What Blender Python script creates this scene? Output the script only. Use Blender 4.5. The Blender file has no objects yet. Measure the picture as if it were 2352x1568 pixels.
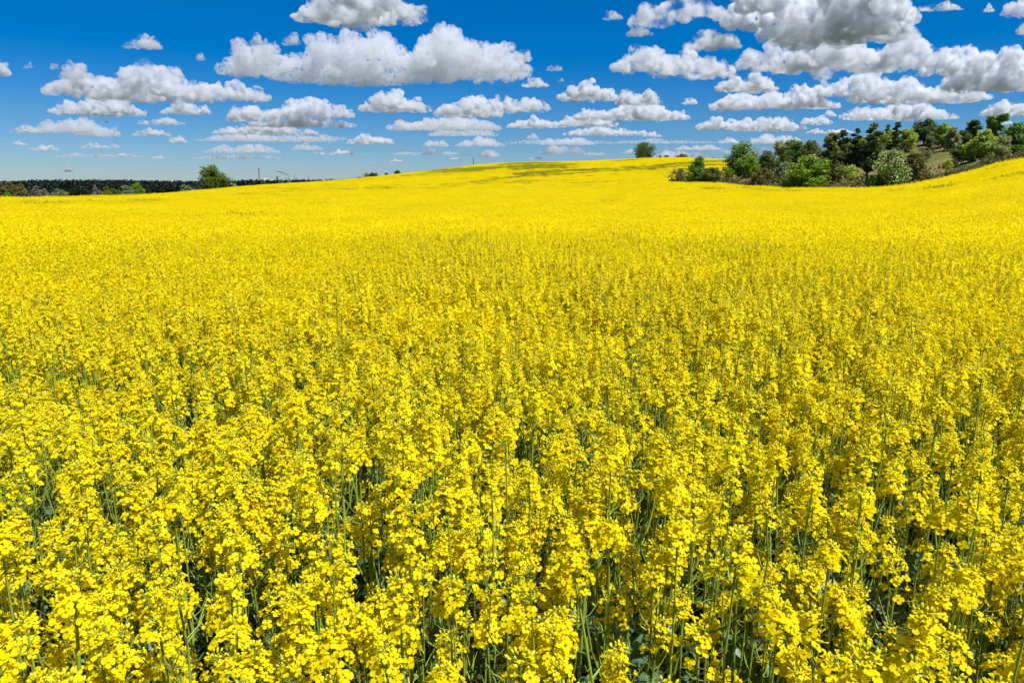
import bpy, math, random
import numpy as np
from math import radians, sin, cos, tan, atan2, sqrt, pi
from mathutils import Vector, Matrix, noise

scene = bpy.context.scene
col = scene.collection

# ------------------------------------------------------------------ camera
PITCH = radians(12.7)
FPX = 1589.0                       # focal length for a 2352 x 1568 picture
EYE = 2.1
cam_d = bpy.data.cameras.new("camera")
cam = bpy.data.objects.new("camera", cam_d)
col.objects.link(cam)
cam_d.sensor_fit = 'HORIZONTAL'
cam_d.sensor_width = 36.0
cam_d.lens = 36.0 * FPX / 2352.0
cam_d.clip_start = 0.05
cam_d.clip_end = 120000.0
cam.location = (0, 0, EYE)
cam.rotation_euler = (pi / 2 - PITCH, 0, 0)
scene.camera = cam

# ------------------------------------------------------------------ sky, sun, exposure
SUN_EL, SUN_AZ = radians(60), radians(122)      # azimuth clockwise from the view direction
world = bpy.data.worlds.new("World")
scene.world = world
world.use_nodes = True
wn, wl = world.node_tree.nodes, world.node_tree.links
wn.clear()
sky = wn.new("ShaderNodeTexSky")
sky.sky_type = 'NISHITA'
sky.sun_disc = False
sky.sun_elevation = SUN_EL
sky.sun_rotation = SUN_AZ
sky.altitude = 0
sky.air_density = 1.0
sky.dust_density = 0.12
sky.ozone_density = 4.0
hs = wn.new("ShaderNodeHueSaturation")
hs.inputs['Saturation'].default_value = 1.34
hs.inputs['Value'].default_value = 1.0
bg = wn.new("ShaderNodeBackground")
bg.inputs['Strength'].default_value = 0.069
wo = wn.new("ShaderNodeOutputWorld")
wb = wn.new("ShaderNodeMix")                # the camera's cool white balance
wb.data_type = 'RGBA'
wb.blend_type = 'MULTIPLY'
wb.inputs['Factor'].default_value = 1.0
wb.inputs['B'].default_value = (.50, .61, .82, 1)
wl.new(sky.outputs[0], wb.inputs['A'])
wl.new(wb.outputs['Result'], hs.inputs['Color'])
wl.new(hs.outputs[0], bg.inputs['Color'])
wl.new(bg.outputs[0], wo.inputs['Surface'])

sun_d = bpy.data.lights.new("sun", 'SUN')
sun_d.energy = 5.0
sun_d.angle = radians(0.5)
sun_d.color = (1.0, 0.965, 0.91)
sun = bpy.data.objects.new("sun", sun_d)
col.objects.link(sun)
SUNV = Vector((sin(SUN_AZ) * cos(SUN_EL), cos(SUN_AZ) * cos(SUN_EL), sin(SUN_EL)))
sun.rotation_euler = SUNV.to_track_quat('Z', 'Y').to_euler()
sun.location = (60, -20, 80)

vs = scene.view_settings
scene.display_settings.display_device = 'sRGB'
vs.view_transform = 'Standard'
vs.look = 'None'
vs.exposure = 0.75
vs.gamma = 1.0
vs.use_curve_mapping = False

scene.render.engine = 'CYCLES'
cy = scene.cycles
cy.max_bounces = 14
cy.diffuse_bounces = 5
cy.glossy_bounces = 2
cy.transmission_bounces = 6
cy.volume_bounces = 10
cy.transparent_max_bounces = 160
cy.caustics_reflective = False
cy.caustics_refractive = False
cy.use_denoising = True
cy.use_adaptive_sampling = True
cy.adaptive_threshold = 0.012
scene.render.use_persistent_data = False

# ------------------------------------------------------------------ picture -> world helpers
CP, SP = cos(PITCH), sin(PITCH)


def ray(u, v):
    """azimuth and tangent of elevation of a point of the photograph (2352 x 1568 units)"""
    x = (u - 1176.0) / FPX
    y = -(v - 784.0) / FPX
    fy = CP + y * SP
    fz = -SP + y * CP
    hyp = np.hypot(x, fy)
    return np.arctan2(x, fy), fz / hyp


def at(u, v, r):
    a, t = ray(u, v)
    return Vector((r * sin(a), r * cos(a), EYE + t * r))


def smooth(x):
    x = np.clip(x, 0, 1)
    return x * x * (3 - 2 * x)


def table(rows, k=1.0):
    """rows of (u, v, value) -> azimuths, elevations, values"""
    r = np.array(rows, float)
    a, t = ray(r[:, 0], r[:, 1])
    return a, t, r[:, 2]


# skyline of the field: u, v, distance
CREST = table([(-700, 462, 80), (-300, 459, 85), (0, 457, 95), (120, 456, 100), (235, 453, 108), (350, 449, 120), (400, 446, 128),
               (470, 438, 150), (545, 431, 180), (620, 425, 215), (700, 420, 250), (760, 416, 280), (830, 410, 310),
               (900, 402, 345), (1000, 391, 390), (1087, 380, 415), (1150, 374.5, 425), (1200, 372.5, 430), (1260, 372, 435),
               (1350, 370, 440), (1450, 365, 445), (1500, 363, 447), (1560, 362, 448), (1620, 364, 445), (1660, 366, 440),
               (1800, 372, 430), (2000, 380, 430), (2352, 385, 430), (3000, 390, 430)])
# edge of the field against the wooded knoll
EDGE = table([(1400, 416.5, 140), (1480, 416.5, 140), (1535, 417.5, 136), (1580, 418.5, 132), (1640, 420, 126), (1700, 426, 119), (1800, 430.5, 112), (1900, 432.5, 108),
              (2000, 431.5, 106), (2060, 428, 105), (2130, 417.5, 104), (2200, 402, 103), (2250, 389, 102), (2290, 377.5, 101),
              (2352, 364, 100), (2600, 335, 97), (3000, 320, 95)])
# ridge of the knoll at 185 m
RIDGE = table([(1400, 405, 0), (1545, 402, 0), (1700, 402, 0), (1760, 394, 1), (1850, 368, 1), (1950, 345, 1), (2050, 334, 1), (2150, 326, 1),
               (2250, 330, 1), (2352, 337, 1), (2600, 345, 1), (3000, 350, 1)])
AZ_E0 = ray(1535, 417)[0]
AZ_GRID = np.linspace(-1.3, 1.3, 1301)


def smoothed(a, y):
    s = np.interp(AZ_GRID, a, y)
    k = np.hanning(25)
    k /= k.sum()
    return np.convolve(np.pad(s, 12, mode='edge'), k, 'valid')


G_RC, G_TC = smoothed(CREST[0], CREST[2]), smoothed(CREST[0], CREST[1])
G_RE, G_TE = smoothed(EDGE[0], EDGE[2]), smoothed(EDGE[0], EDGE[1])
G_TR = smoothed(RIDGE[0], RIDGE[1])
gi = lambda az, g: np.interp(az, AZ_GRID, g)


def base(r):
    """the slope in front of the camera falls away gently"""
    return -0.80 - 1.25 * (1 - np.exp(-(r / 26.0) ** 1.4))


def surf(az, r):
    """height of the crop's top (in the field) or of the grass (elsewhere)"""
    az = np.asarray(az, float)
    r = np.maximum(np.asarray(r, float), 1e-3)
    az = np.clip(az, -1.3, 1.3)
    Rc, Tc = gi(az, G_RC), gi(az, G_TC)
    h = lambda t: 3 * t * t - 2 * t ** 3
    t = r / Rc
    D = Tc - base(Rc) / Rc
    T = base(r) / r + D * h(np.clip(t, 0, 1.2))
    Re, Te = gi(az, G_RE), gi(az, G_TE)
    me = smooth((az - (AZ_E0 - 0.10)) / 0.10)
    dT = (Te - (base(Re) / Re + D * h(Re / Rc))) * me
    w_e = smooth(r / Re) * (1 - smooth((r - Re) / 140.0))
    T185 = base(185.0) / 185.0 + D * h(185.0 / Rc) + dT * (1 - smooth((185.0 - Re) / 140.0))
    T = T + dT * w_e
    mk = smooth((az - (AZ_E0 + 0.02)) / 0.06)
    k = smooth((r - Re) / (185.0 - Re)) * (1 - smooth((r - 190) / 80.0))
    T = T + (gi(az, G_TR) - T185) * mk * k
    z = EYE + T * r
    zb = -4.0 - 5.0 * smooth((r - 350) / 500.0)
    w = smooth((t - 1.12) / 0.6)
    return z * (1 - w) + zb * w


def knoll_zone(az, r):
    Re = gi(az, G_RE)
    far = np.interp(az, [AZ_E0, AZ_E0 + 0.04, AZ_E0 + 0.10, AZ_E0 + 0.16], [136, 160, 172, 255])
    return (az > AZ_E0) & (r > Re) & (r < far)


def in_field(az, r):
    return (~knoll_zone(az, r)) & (r < gi(az, G_RC) * 1.1) & (np.abs(az) < 1.45)


def polar(x, y):
    return np.arctan2(x, y), np.hypot(x, y)


CROP = 1.3


def ground_z(x, y):
    az, r = polar(x, y)
    s = surf(az, r)
    return s - CROP * in_field(az, r)


# bare or flowerless streaks in the crop: tramlines and thin patches seen on the hillside (photo rows -> ground)
def noise2(x, y, seed=0):
    """cheap smooth value noise, vectorised"""
    xi, yi = np.floor(x).astype(np.int64), np.floor(y).astype(np.int64)
    fx, fy = x - xi, y - yi
    fx, fy = fx * fx * (3 - 2 * fx), fy * fy * (3 - 2 * fy)

    def hsh(a, b):
        n = (a * 374761393 + b * 668265263 + seed * 974711) & 0x7fffffff
        n = ((n ^ (n >> 13)) * 1274126177) & 0x7fffffff
        return ((n ^ (n >> 16)) & 0xffff) / 65535.0
    return (hsh(xi, yi) * (1 - fx) + hsh(xi + 1, yi) * fx) * (1 - fy) + (hsh(xi, yi + 1) * (1 - fx) + hsh(xi + 1, yi + 1) * fx) * fy


def to_uv(x, y, z):
    dz = z - EYE
    d = y * CP - dz * SP
    up = y * SP + dz * CP
    return 1176 + FPX * x / d, 784 - FPX * up / d


STREAKS = [  # centre lines on the hillside as seen in the photo, half thickness in rows, strength
    ([(1120, 381), (1180, 376), (1230, 375.5), (1300, 375)], 2.5, .8),
    ([(960, 397), (1040, 391), (1100, 388), (1150, 385), (1250, 381), (1340, 379)], 4.2, .75),
    ([(1047, 424), (1100, 417), (1150, 411), (1220, 404), (1300, 399), (1400, 393), (1500, 386), (1620, 379), (1700, 376)], 2.0, 1.0),
    ([(1150, 391), (1220, 385), (1280, 384), (1340, 386)], 2.6, .7),
    ([(1150, 402), (1250, 395), (1330, 391), (1440, 387)], 3.0, .7),
    ([(1410, 386), (1480, 383), (1560, 376), (1640, 371), (1700, 370)], 1.9, .9),
    ([(1380, 372), (1440, 368), (1500, 366)], 1.3, .7),
    ([(880, 409), (960, 402), (1040, 397)], 1.0, .5),
    ([(517, 447), (600, 444), (700, 439), (800, 434), (880, 430), (960, 428)], 1.4, .5),
    ([(0, 472), (150, 467), (300, 464), (420, 462)], 2.0, .45),
    ([(1000, 431), (1100, 423), (1250, 416)], 1.2, .4),
    ([(1700, 435), (1900, 440), (2060, 438), (2200, 424), (2352, 401)], 2.0, .42),
    ([(2050, 510), (2200, 503), (2352, 489)], 3.0, .32),
    ([(1850, 528), (2000, 521), (2150, 508)], 3.0, .2),
    ([(700, 577), (850, 575), (1000, 573), (1150, 571)], 2.0, .35),
    ([(1500, 470), (1700, 474), (1900, 476)], 1.6, .25),
    ([(200, 500), (500, 496), (800, 485), (1100, 470)], 1.6, .25),
]


def thinness(x, y, z):
    u, v = to_uv(x, y, z)
    s = np.zeros_like(u)
    wob = (noise2(u / 40, v / 6, 3) - .5) * 1.6
    for pts, hw, st in STREAKS:
        p = np.array(pts, float)
        vv = np.interp(u, p[:, 0], p[:, 1])
        ends = smooth((u - p[0, 0]) / 40) * smooth((p[-1, 0] - u) / 40)
        hh = hw * 1.12 * (.5 + 1.0 * noise2(u / 55, np.full_like(u, pts[0][1]), 5))
        s = np.maximum(s, np.clip(st * 1.35, 0, 1) * ends * np.clip(1.5 - np.abs(v - vv - wob) / hh, 0, 1) * (.68 + .6 * noise2(u / 14, v / 2.2, 8)))
    return s


# ------------------------------------------------------------------ mesh helpers
rng = np.random.default_rng(7)
R = random.Random(11)


class MB:
    """collects vertices and faces, links them as one mesh"""

    def __init__(self):
        self.v, self.f, self.m, self.t, self.n = [], [], [], [], 0

    def add(self, verts, faces, mat=0, tint=None):
        verts = np.asarray(verts, float).reshape(-1, 3)
        faces = np.asarray(faces, np.int64)
        self.v.append(verts)
        self.f.append(faces + self.n)
        self.m.append(np.full(len(faces), mat, np.int32))
        tt = np.full(len(verts), .5) if tint is None else np.broadcast_to(np.asarray(tint, float), (len(verts),))
        self.t.append(tt)
        self.n += len(verts)

    def merge(self, o, mat=None):
        for v, f, m, t in zip(o.v, o.f, o.m, o.t):
            base = 0
        off = self.n
        for v, f, m, t in zip(o.v, o.f, o.m, o.t):
            self.v.append(v)
            self.f.append(f + off)
            self.m.append(m if mat is None else np.full_like(m, mat))
            self.t.append(t)
        self.n += o.n

    def mesh(self, name, mats, smoothed_=True):
        me = bpy.data.meshes.new(name)
        v = np.concatenate(self.v)
        lv = np.concatenate([f.ravel() for f in self.f]).astype(np.int32)
        lt = np.concatenate([np.full(len(f), f.shape[1], np.int32) for f in self.f])
        ls = np.concatenate([[0], np.cumsum(lt)[:-1]]).astype(np.int32)
        me.vertices.add(len(v))
        me.vertices.foreach_set("co", v.astype(np.float32).ravel())
        me.loops.add(len(lv))
        me.loops.foreach_set("vertex_index", lv)
        me.polygons.add(len(lt))
        me.polygons.foreach_set("loop_start", ls)
        me.polygons.foreach_set("loop_total", lt)
        for m in mats:
            me.materials.append(m)
        me.polygons.foreach_set("material_index", np.concatenate(self.m))
        me.polygons.foreach_set("use_smooth", np.full(len(lt), smoothed_))
        at_ = me.attributes.new("tint", 'FLOAT', 'POINT')
        at_.data.foreach_set("value", np.concatenate(self.t).astype(np.float32))
        me.update(calc_edges=True)
        return me


def tube(mb, pts, radii, sides=6, mat=0, tint=None, cap=True):
    pts = np.asarray(pts, float)
    n = len(pts)
    d = np.gradient(pts, axis=0)
    d /= np.linalg.norm(d, axis=1)[:, None] + 1e-12
    ref = np.array([1., 0, 0]) if abs(d[0][0]) < .8 else np.array([0, 1., 0])
    a = np.cross(d, ref)
    a /= np.linalg.norm(a, axis=1)[:, None] + 1e-12
    b = np.cross(d, a)
    ang = np.arange(sides) * 2 * pi / sides
    ring = (np.cos(ang)[None, :, None] * a[:, None, :] + np.sin(ang)[None, :, None] * b[:, None, :]) * np.asarray(radii, float)[:, None, None]
    v = (pts[:, None, :] + ring).reshape(-1, 3)
    i = np.arange(n - 1)[:, None] * sides
    j = np.arange(sides)[None, :]
    k = (j + 1) % sides
    f = np.stack([i + j, i + k, i + sides + k, i + sides + j], -1).reshape(-1, 4)
    mb.add(v, f, mat, tint)
    if cap:
        mb.add(np.vstack([v[-sides:], pts[-1] + d[-1] * radii[-1] * .6]), [[q, (q + 1) % sides, sides] for q in range(sides)], mat, tint)


def box(mb, x0, x1, y0, y1, z0, z1, mat=0, tint=None):
    v = [(x, y, z) for z in (z0, z1) for y in (y0, y1) for x in (x0, x1)]
    mb.add(v, [(0, 2, 3, 1), (4, 5, 7, 6), (0, 1, 5, 4), (2, 6, 7, 3), (0, 4, 6, 2), (1, 3, 7, 5)], mat, tint)


def ico(sub=1):
    import bmesh
    bm = bmesh.new()
    bmesh.ops.create_icosphere(bm, subdivisions=sub, radius=1.0)
    v = np.array([x.co[:] for x in bm.verts])
    f = np.array([[x.index for x in p.verts] for p in bm.faces])
    bm.free()
    return v, f


ICO1, ICO2, ICO3 = ico(1), ico(2), ico(3)


def obj(name, me, parent=None, loc=None):
    o = bpy.data.objects.new(name, me)
    col.objects.link(o)
    if parent is not None:
        o.parent = parent
    if loc is not None:
        o.location = loc
    return o


def tag(o, label=None, cat=None, group=None, kind=None):
    for k, v in (("label", label), ("category", cat), ("group", group), ("kind", kind)):
        if v:
            o[k] = v
    return o


def empty(name, loc, rz=0.0):
    o = bpy.data.objects.new(name, None)
    o.empty_display_size = 0.2
    col.objects.link(o)
    o.location = loc
    o.rotation_euler = (0, 0, rz)
    return o


# ------------------------------------------------------------------ materials
def new_mat(name):
    m = bpy.data.materials.new(name)
    m.use_nodes = True
    m.node_tree.nodes.clear()
    return m, m.node_tree.nodes, m.node_tree.links


def leaf_mat(name, c1, c2, trans=0.4, rough=0.55, spec=0.25, tcol=None, rnd=0.0):
    """two-sided plant tissue: colour varies between c1 and c2 with the 'tint' of the leaf; lets light through"""
    m, n, l = new_mat(name)
    out = n.new("ShaderNodeOutputMaterial")
    a = n.new("ShaderNodeAttribute")
    a.attribute_name = "tint"
    mix = n.new("ShaderNodeMix")
    mix.data_type = 'RGBA'
    mix.inputs['A'].default_value = (*c1, 1)
    mix.inputs['B'].default_value = (*c2, 1)
    l.new(a.outputs['Fac'], mix.inputs['Factor'])
    c = mix.outputs['Result']
    if rnd:
        oi = n.new("ShaderNodeObjectInfo")
        mr = n.new("ShaderNodeMapRange")
        mr.inputs['To Min'].default_value = 1 - rnd
        mr.inputs['To Max'].default_value = 1 + rnd
        l.new(oi.outputs['Random'], mr.inputs['Value'])
        h = n.new("ShaderNodeHueSaturation")
        l.new(mr.outputs[0], h.inputs['Value'])
        l.new(c, h.inputs['Color'])
        c = h.outputs[0]
    p = n.new("ShaderNodeBsdfPrincipled")
    p.inputs['Roughness'].default_value = rough
    p.inputs['Specular IOR Level'].default_value = spec
    l.new(c, p.inputs['Base Color'])
    t = n.new("ShaderNodeBsdfTranslucent")
    if tcol:
        g = n.new("ShaderNodeMix")
        g.data_type = 'RGBA'
        g.blend_type = 'MULTIPLY'
        g.inputs['Factor'].default_value = 1.0
        g.inputs['B'].default_value = (*tcol, 1)
        l.new(c, g.inputs['A'])
        l.new(g.outputs['Result'], t.inputs['Color'])
    else:
        l.new(c, t.inputs['Color'])
    ms = n.new("ShaderNodeMixShader")
    ms.inputs[0].default_value = trans
    l.new(p.outputs[0], ms.inputs[1])
    l.new(t.outputs[0], ms.inputs[2])
    l.new(ms.outputs[0], out.inputs['Surface'])
    return m


def plain_mat(name, c, rough=0.8, noise_scale=None, c2=None, metallic=0.0, spec=0.3):
    m, n, l = new_mat(name)
    out = n.new("ShaderNodeOutputMaterial")
    p = n.new("ShaderNodeBsdfPrincipled")
    p.inputs['Base Color'].default_value = (*c, 1)
    p.inputs['Roughness'].default_value = rough
    p.inputs['Metallic'].default_value = metallic
    p.inputs['Specular IOR Level'].default_value = spec
    if noise_scale:
        tc = n.new("ShaderNodeTexCoord")
        nz = n.new("ShaderNodeTexNoise")
        nz.inputs['Scale'].default_value = noise_scale
        nz.inputs['Detail'].default_value = 5
        l.new(tc.outputs['Object'], nz.inputs['Vector'])
        cr = n.new("ShaderNodeValToRGB")
        cr.color_ramp.elements[0].position = .35
        cr.color_ramp.elements[1].position = .68
        cr.color_ramp.elements[0].color = (*c, 1)
        cr.color_ramp.elements[1].color = (*(c2 or c), 1)
        l.new(nz.outputs['Fac'], cr.inputs['Fac'])
        l.new(cr.outputs['Color'], p.inputs['Base Color'])
    l.new(p.outputs[0], out.inputs['Surface'])
    return m


M = {}
M['petal'] = leaf_mat("petal", (.84, .665, .002), (.91, .785, .004), trans=.56, rough=.6, spec=.12, rnd=.06)
M['bud'] = leaf_mat("bud", (.46, .47, .02), (.76, .68, .015), trans=.3, rough=.5)
M['unripe'] = leaf_mat("unripe_shoot", (.06, .10, .012), (.15, .19, .025), trans=.2, rough=.6, spec=.1)
M['stem'] = leaf_mat("stem", (.15, .22, .025), (.30, .37, .05), trans=.08, rough=.42, spec=.35, rnd=.12)
M['leaf'] = leaf_mat("leaf", (.035, .085, .045), (.10, .17, .085), trans=.25, rough=.45, spec=.4, rnd=.12)
M['bark'] = plain_mat("bark", (.075, .055, .04), .9, 9.0, (.17, .14, .11))
M['dark_bark'] = plain_mat("dark_bark", (.03, .022, .018), .9, 9.0, (.07, .055, .045))

# ------------------------------------------------------------------ ground: one sheet to the horizon
def build_ground():
    az = np.unique(np.concatenate([np.arange(-180, -62, 4.0), np.arange(-62, 62.01, 0.3), np.arange(62, 180, 4.0)]))
    az = np.radians(az)
    rr = np.unique(np.concatenate([np.geomspace(.25, 60, 70), np.linspace(60, 270, 150), np.geomspace(270, 1200, 80), np.geomspace(1200, 90000, 24)]))
    A, Rr = np.meshgrid(az, rr, indexing='ij')
    fieldm = in_field(A, Rr).astype(float)
    S = surf(A, Rr)
    kz = knoll_zone(A, Rr)
    lump = (noise2(Rr * np.sin(A) / 6, Rr * np.cos(A) / 6, 9) - .5) * .7
    Z = S - CROP * fieldm + lump * kz
    Z = np.where(Rr > 2500, -9.0, Z)
    v = np.stack([Rr * np.sin(A), Rr * np.cos(A), Z], -1).reshape(-1, 3)
    na, nr = A.shape
    i = np.arange(na)[:, None]
    j = np.arange(nr - 1)[None, :]
    i2 = (i + 1) % na
    f = np.stack([i * nr + j, i2 * nr + j, i2 * nr + j + 1, i * nr + j + 1], -1).reshape(-1, 4)
    mb = MB()
    cover = np.where(fieldm > 0, 0.0, np.where(kz, 1.0, .5)).reshape(-1)
    mb.add(v, f, 0, cover)
    f0 = np.arange(na)
    mb.add([(0, 0, surf(0., .25) - CROP)], np.zeros((0, 3), int))
    c0 = mb.n - 1
    mb.f.append(np.stack([f0 * nr, np.full(na, c0), ((f0 + 1) % na) * nr], -1))
    mb.m.append(np.zeros(na, np.int32))
    m, n, l = new_mat("ground")
    out = n.new("ShaderNodeOutputMaterial")
    p = n.new("ShaderNodeBsdfPrincipled")
    p.inputs['Roughness'].default_value = .95
    p.inputs['Specular IOR Level'].default_value = .1
    a = n.new("ShaderNodeAttribute")
    a.attribute_name = "tint"
    tc = n.new("ShaderNodeTexCoord")

    def ramp(scale, cols, det=6, rough=.6):
        nz = n.new("ShaderNodeTexNoise")
        nz.inputs['Scale'].default_value = scale
        nz.inputs['Detail'].default_value = det
        nz.inputs['Roughness'].default_value = rough
        l.new(tc.outputs['Object'], nz.inputs['Vector'])
        cr = n.new("ShaderNodeValToRGB")
        el = cr.color_ramp.elements
        el[0].position, el[0].color = cols[0][0], (*cols[0][1], 1)
        el[1].position, el[1].color = cols[-1][0], (*cols[-1][1], 1)
        for q, c in cols[1:-1]:
            e = el.new(q)
            e.color = (*c, 1)
        l.new(nz.outputs['Fac'], cr.inputs['Fac'])
        return cr.outputs['Color']
    soil = ramp(14, [(.35, (.035, .025, .017)), (.65, (.085, .06, .04))])
    grass = ramp(.11, [(.36, (.075, .09, .018)), (.47, (.115, .112, .028)), (.57, (.18, .135, .055)), (.68, (.11, .078, .034))], 8, .68)
    valley = ramp(.05, [(.35, (.045, .065, .035)), (.65, (.09, .10, .055))])
    mx1 = n.new("ShaderNodeMix")
    mx1.data_type = 'RGBA'
    mx2 = n.new("ShaderNodeMix")
    mx2.data_type = 'RGBA'
    r1 = n.new("ShaderNodeMapRange")
    r1.inputs['From Min'].default_value = .2
    r1.inputs['From Max'].default_value = .45
    r2 = n.new("ShaderNodeMapRange")
    r2.inputs['From Min'].default_value = .6
    r2.inputs['From Max'].default_value = .9
    l.new(a.outputs['Fac'], r1.inputs['Value'])
    l.new(a.outputs['Fac'], r2.inputs['Value'])
    l.new(r1.outputs[0], mx1.inputs['Factor'])
    l.new(soil, mx1.inputs['A'])
    l.new(valley, mx1.inputs['B'])
    l.new(r2.outputs[0], mx2.inputs['Factor'])
    l.new(mx1.outputs['Result'], mx2.inputs['A'])
    l.new(grass, mx2.inputs['B'])
    l.new(mx2.outputs['Result'], p.inputs['Base Color'])
    nb = n.new("ShaderNodeTexNoise")
    nb.inputs['Scale'].default_value = 2.5
    nb.inputs['Detail'].default_value = 8
    l.new(tc.outputs['Object'], nb.inputs['Vector'])
    bp = n.new("ShaderNodeBump")
    bp.inputs['Strength'].default_value = .8
    bp.inputs['Distance'].default_value = .3
    l.new(nb.outputs['Fac'], bp.inputs['Height'])
    l.new(bp.outputs[0], p.inputs['Normal'])
    l.new(p.outputs[0], out.inputs['Surface'])
    o = obj("ground", mb.mesh("ground", [m]))
    tag(o, "rolling farmland under the crop with a grassy knoll and a far valley", "ground", kind="structure")


build_ground()

# ------------------------------------------------------------------ clouds: real bodies of white droplets, kilometres away
def cloud_mat(name, depth, skin, size):
    m, n, l = new_mat(name)
    out = n.new("ShaderNodeOutputMaterial")
    v = n.new("ShaderNodeVolumePrincipled")
    v.inputs['Color'].default_value = (.88, .895, .92, 1)
    tc = n.new("ShaderNodeTexCoord")
    nz = n.new("ShaderNodeTexNoise")
    nz.inputs['Scale'].default_value = 1.0 / (size * .34)
    nz.inputs['Detail'].default_value = 4.0
    nz.inputs['Roughness'].default_value = .62
    l.new(tc.outputs['Object'], nz.inputs['Vector'])
    md = n.new("ShaderNodeMapRange")
    md.inputs['From Min'].default_value = .455
    md.inputs['From Max'].default_value = .60
    md.inputs['To Min'].default_value = .0 / depth
    md.inputs['To Max'].default_value = 2.6 / depth
    l.new(nz.outputs['Fac'], md.inputs['Value'])
    l.new(md.outputs[0], v.inputs['Density'])
    v.inputs['Anisotropy'].default_value = .35
    l.new(v.outputs[0], out.inputs['Volume'])
    tr = n.new("ShaderNodeBsdfTransparent")
    df = n.new("ShaderNodeBsdfDiffuse")
    df.inputs['Color'].default_value = (.6, .6, .6, 1)
    lw = n.new("ShaderNodeLayerWeight")
    lw.inputs['Blend'].default_value = .5
    mr = n.new("ShaderNodeMapRange")
    mr.inputs['From Min'].default_value = .75
    mr.inputs['From Max'].default_value = .1
    mr.inputs['To Min'].default_value = 0.0
    mr.inputs['To Max'].default_value = skin
    l.new(lw.outputs['Facing'], mr.inputs['Value'])
    ms = n.new("ShaderNodeMixShader")
    l.new(mr.outputs[0], ms.inputs[0])
    l.new(tr.outputs[0], ms.inputs[1])
    l.new(df.outputs[0], ms.inputs[2])
    l.new(ms.outputs[0], out.inputs['Surface'])
    m.cycles.volume_step_rate = .25
    m.cycles.homogeneous_volume = False
    return m


CLOUD_MATS = {}


def puffs(boxes, g, dk=1.5):
    """puffs of one cloud in photo units: (u, v, depth, radius)"""
    out = []
    for bx in boxes:
        u0, v0, u1, v1 = bx[:4]
        w, h = u1 - u0, v1 - v0
        cx = (u0 + u1) / 2
        n = int(8 + 6.5 * w / h)
        ph = [g.uniform(0, 6.28) for _ in range(3)]
        for i in range(n):
            x = -1 + 2 * (i + g.uniform(.1, .9)) / n
            ax = abs(x)
            prof = (1 - ax ** 2.4) ** .55 * (.74 + .16 * sin(x * 4.5 + ph[0]) + .12 * sin(x * 11 + ph[1]))
            prof = max(prof, .22)
            for q in range(2):
                r = h * g.uniform(.17, .36) * (.45 + .6 * prof)
                r = min(r, h * .5 * prof + .5)
                y = 0 if q == 0 else g.uniform(.3, 1.0)
                yy = v1 - r * .75 - y * max(prof * h - 1.75 * r, 0)
                out.append((cx + x * (w / 2 - r), yy, g.uniform(-1, 1) * h * dk * prof, r, 1.0 if y else .7))
        big = list(out)
        for (u, v, d, r, s) in big[-2 * n:]:
            for q in range(4):
                a, b = g.uniform(0, 6.28), g.uniform(-.35, 1.2)
                k = g.uniform(.33, .6)
                out.append((u + r * cos(a) * cos(b) * .95, v - r * s * sin(b) * .95, d + r * sin(a) * cos(b) * .95, r * k, 1.0))
    return out


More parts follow.
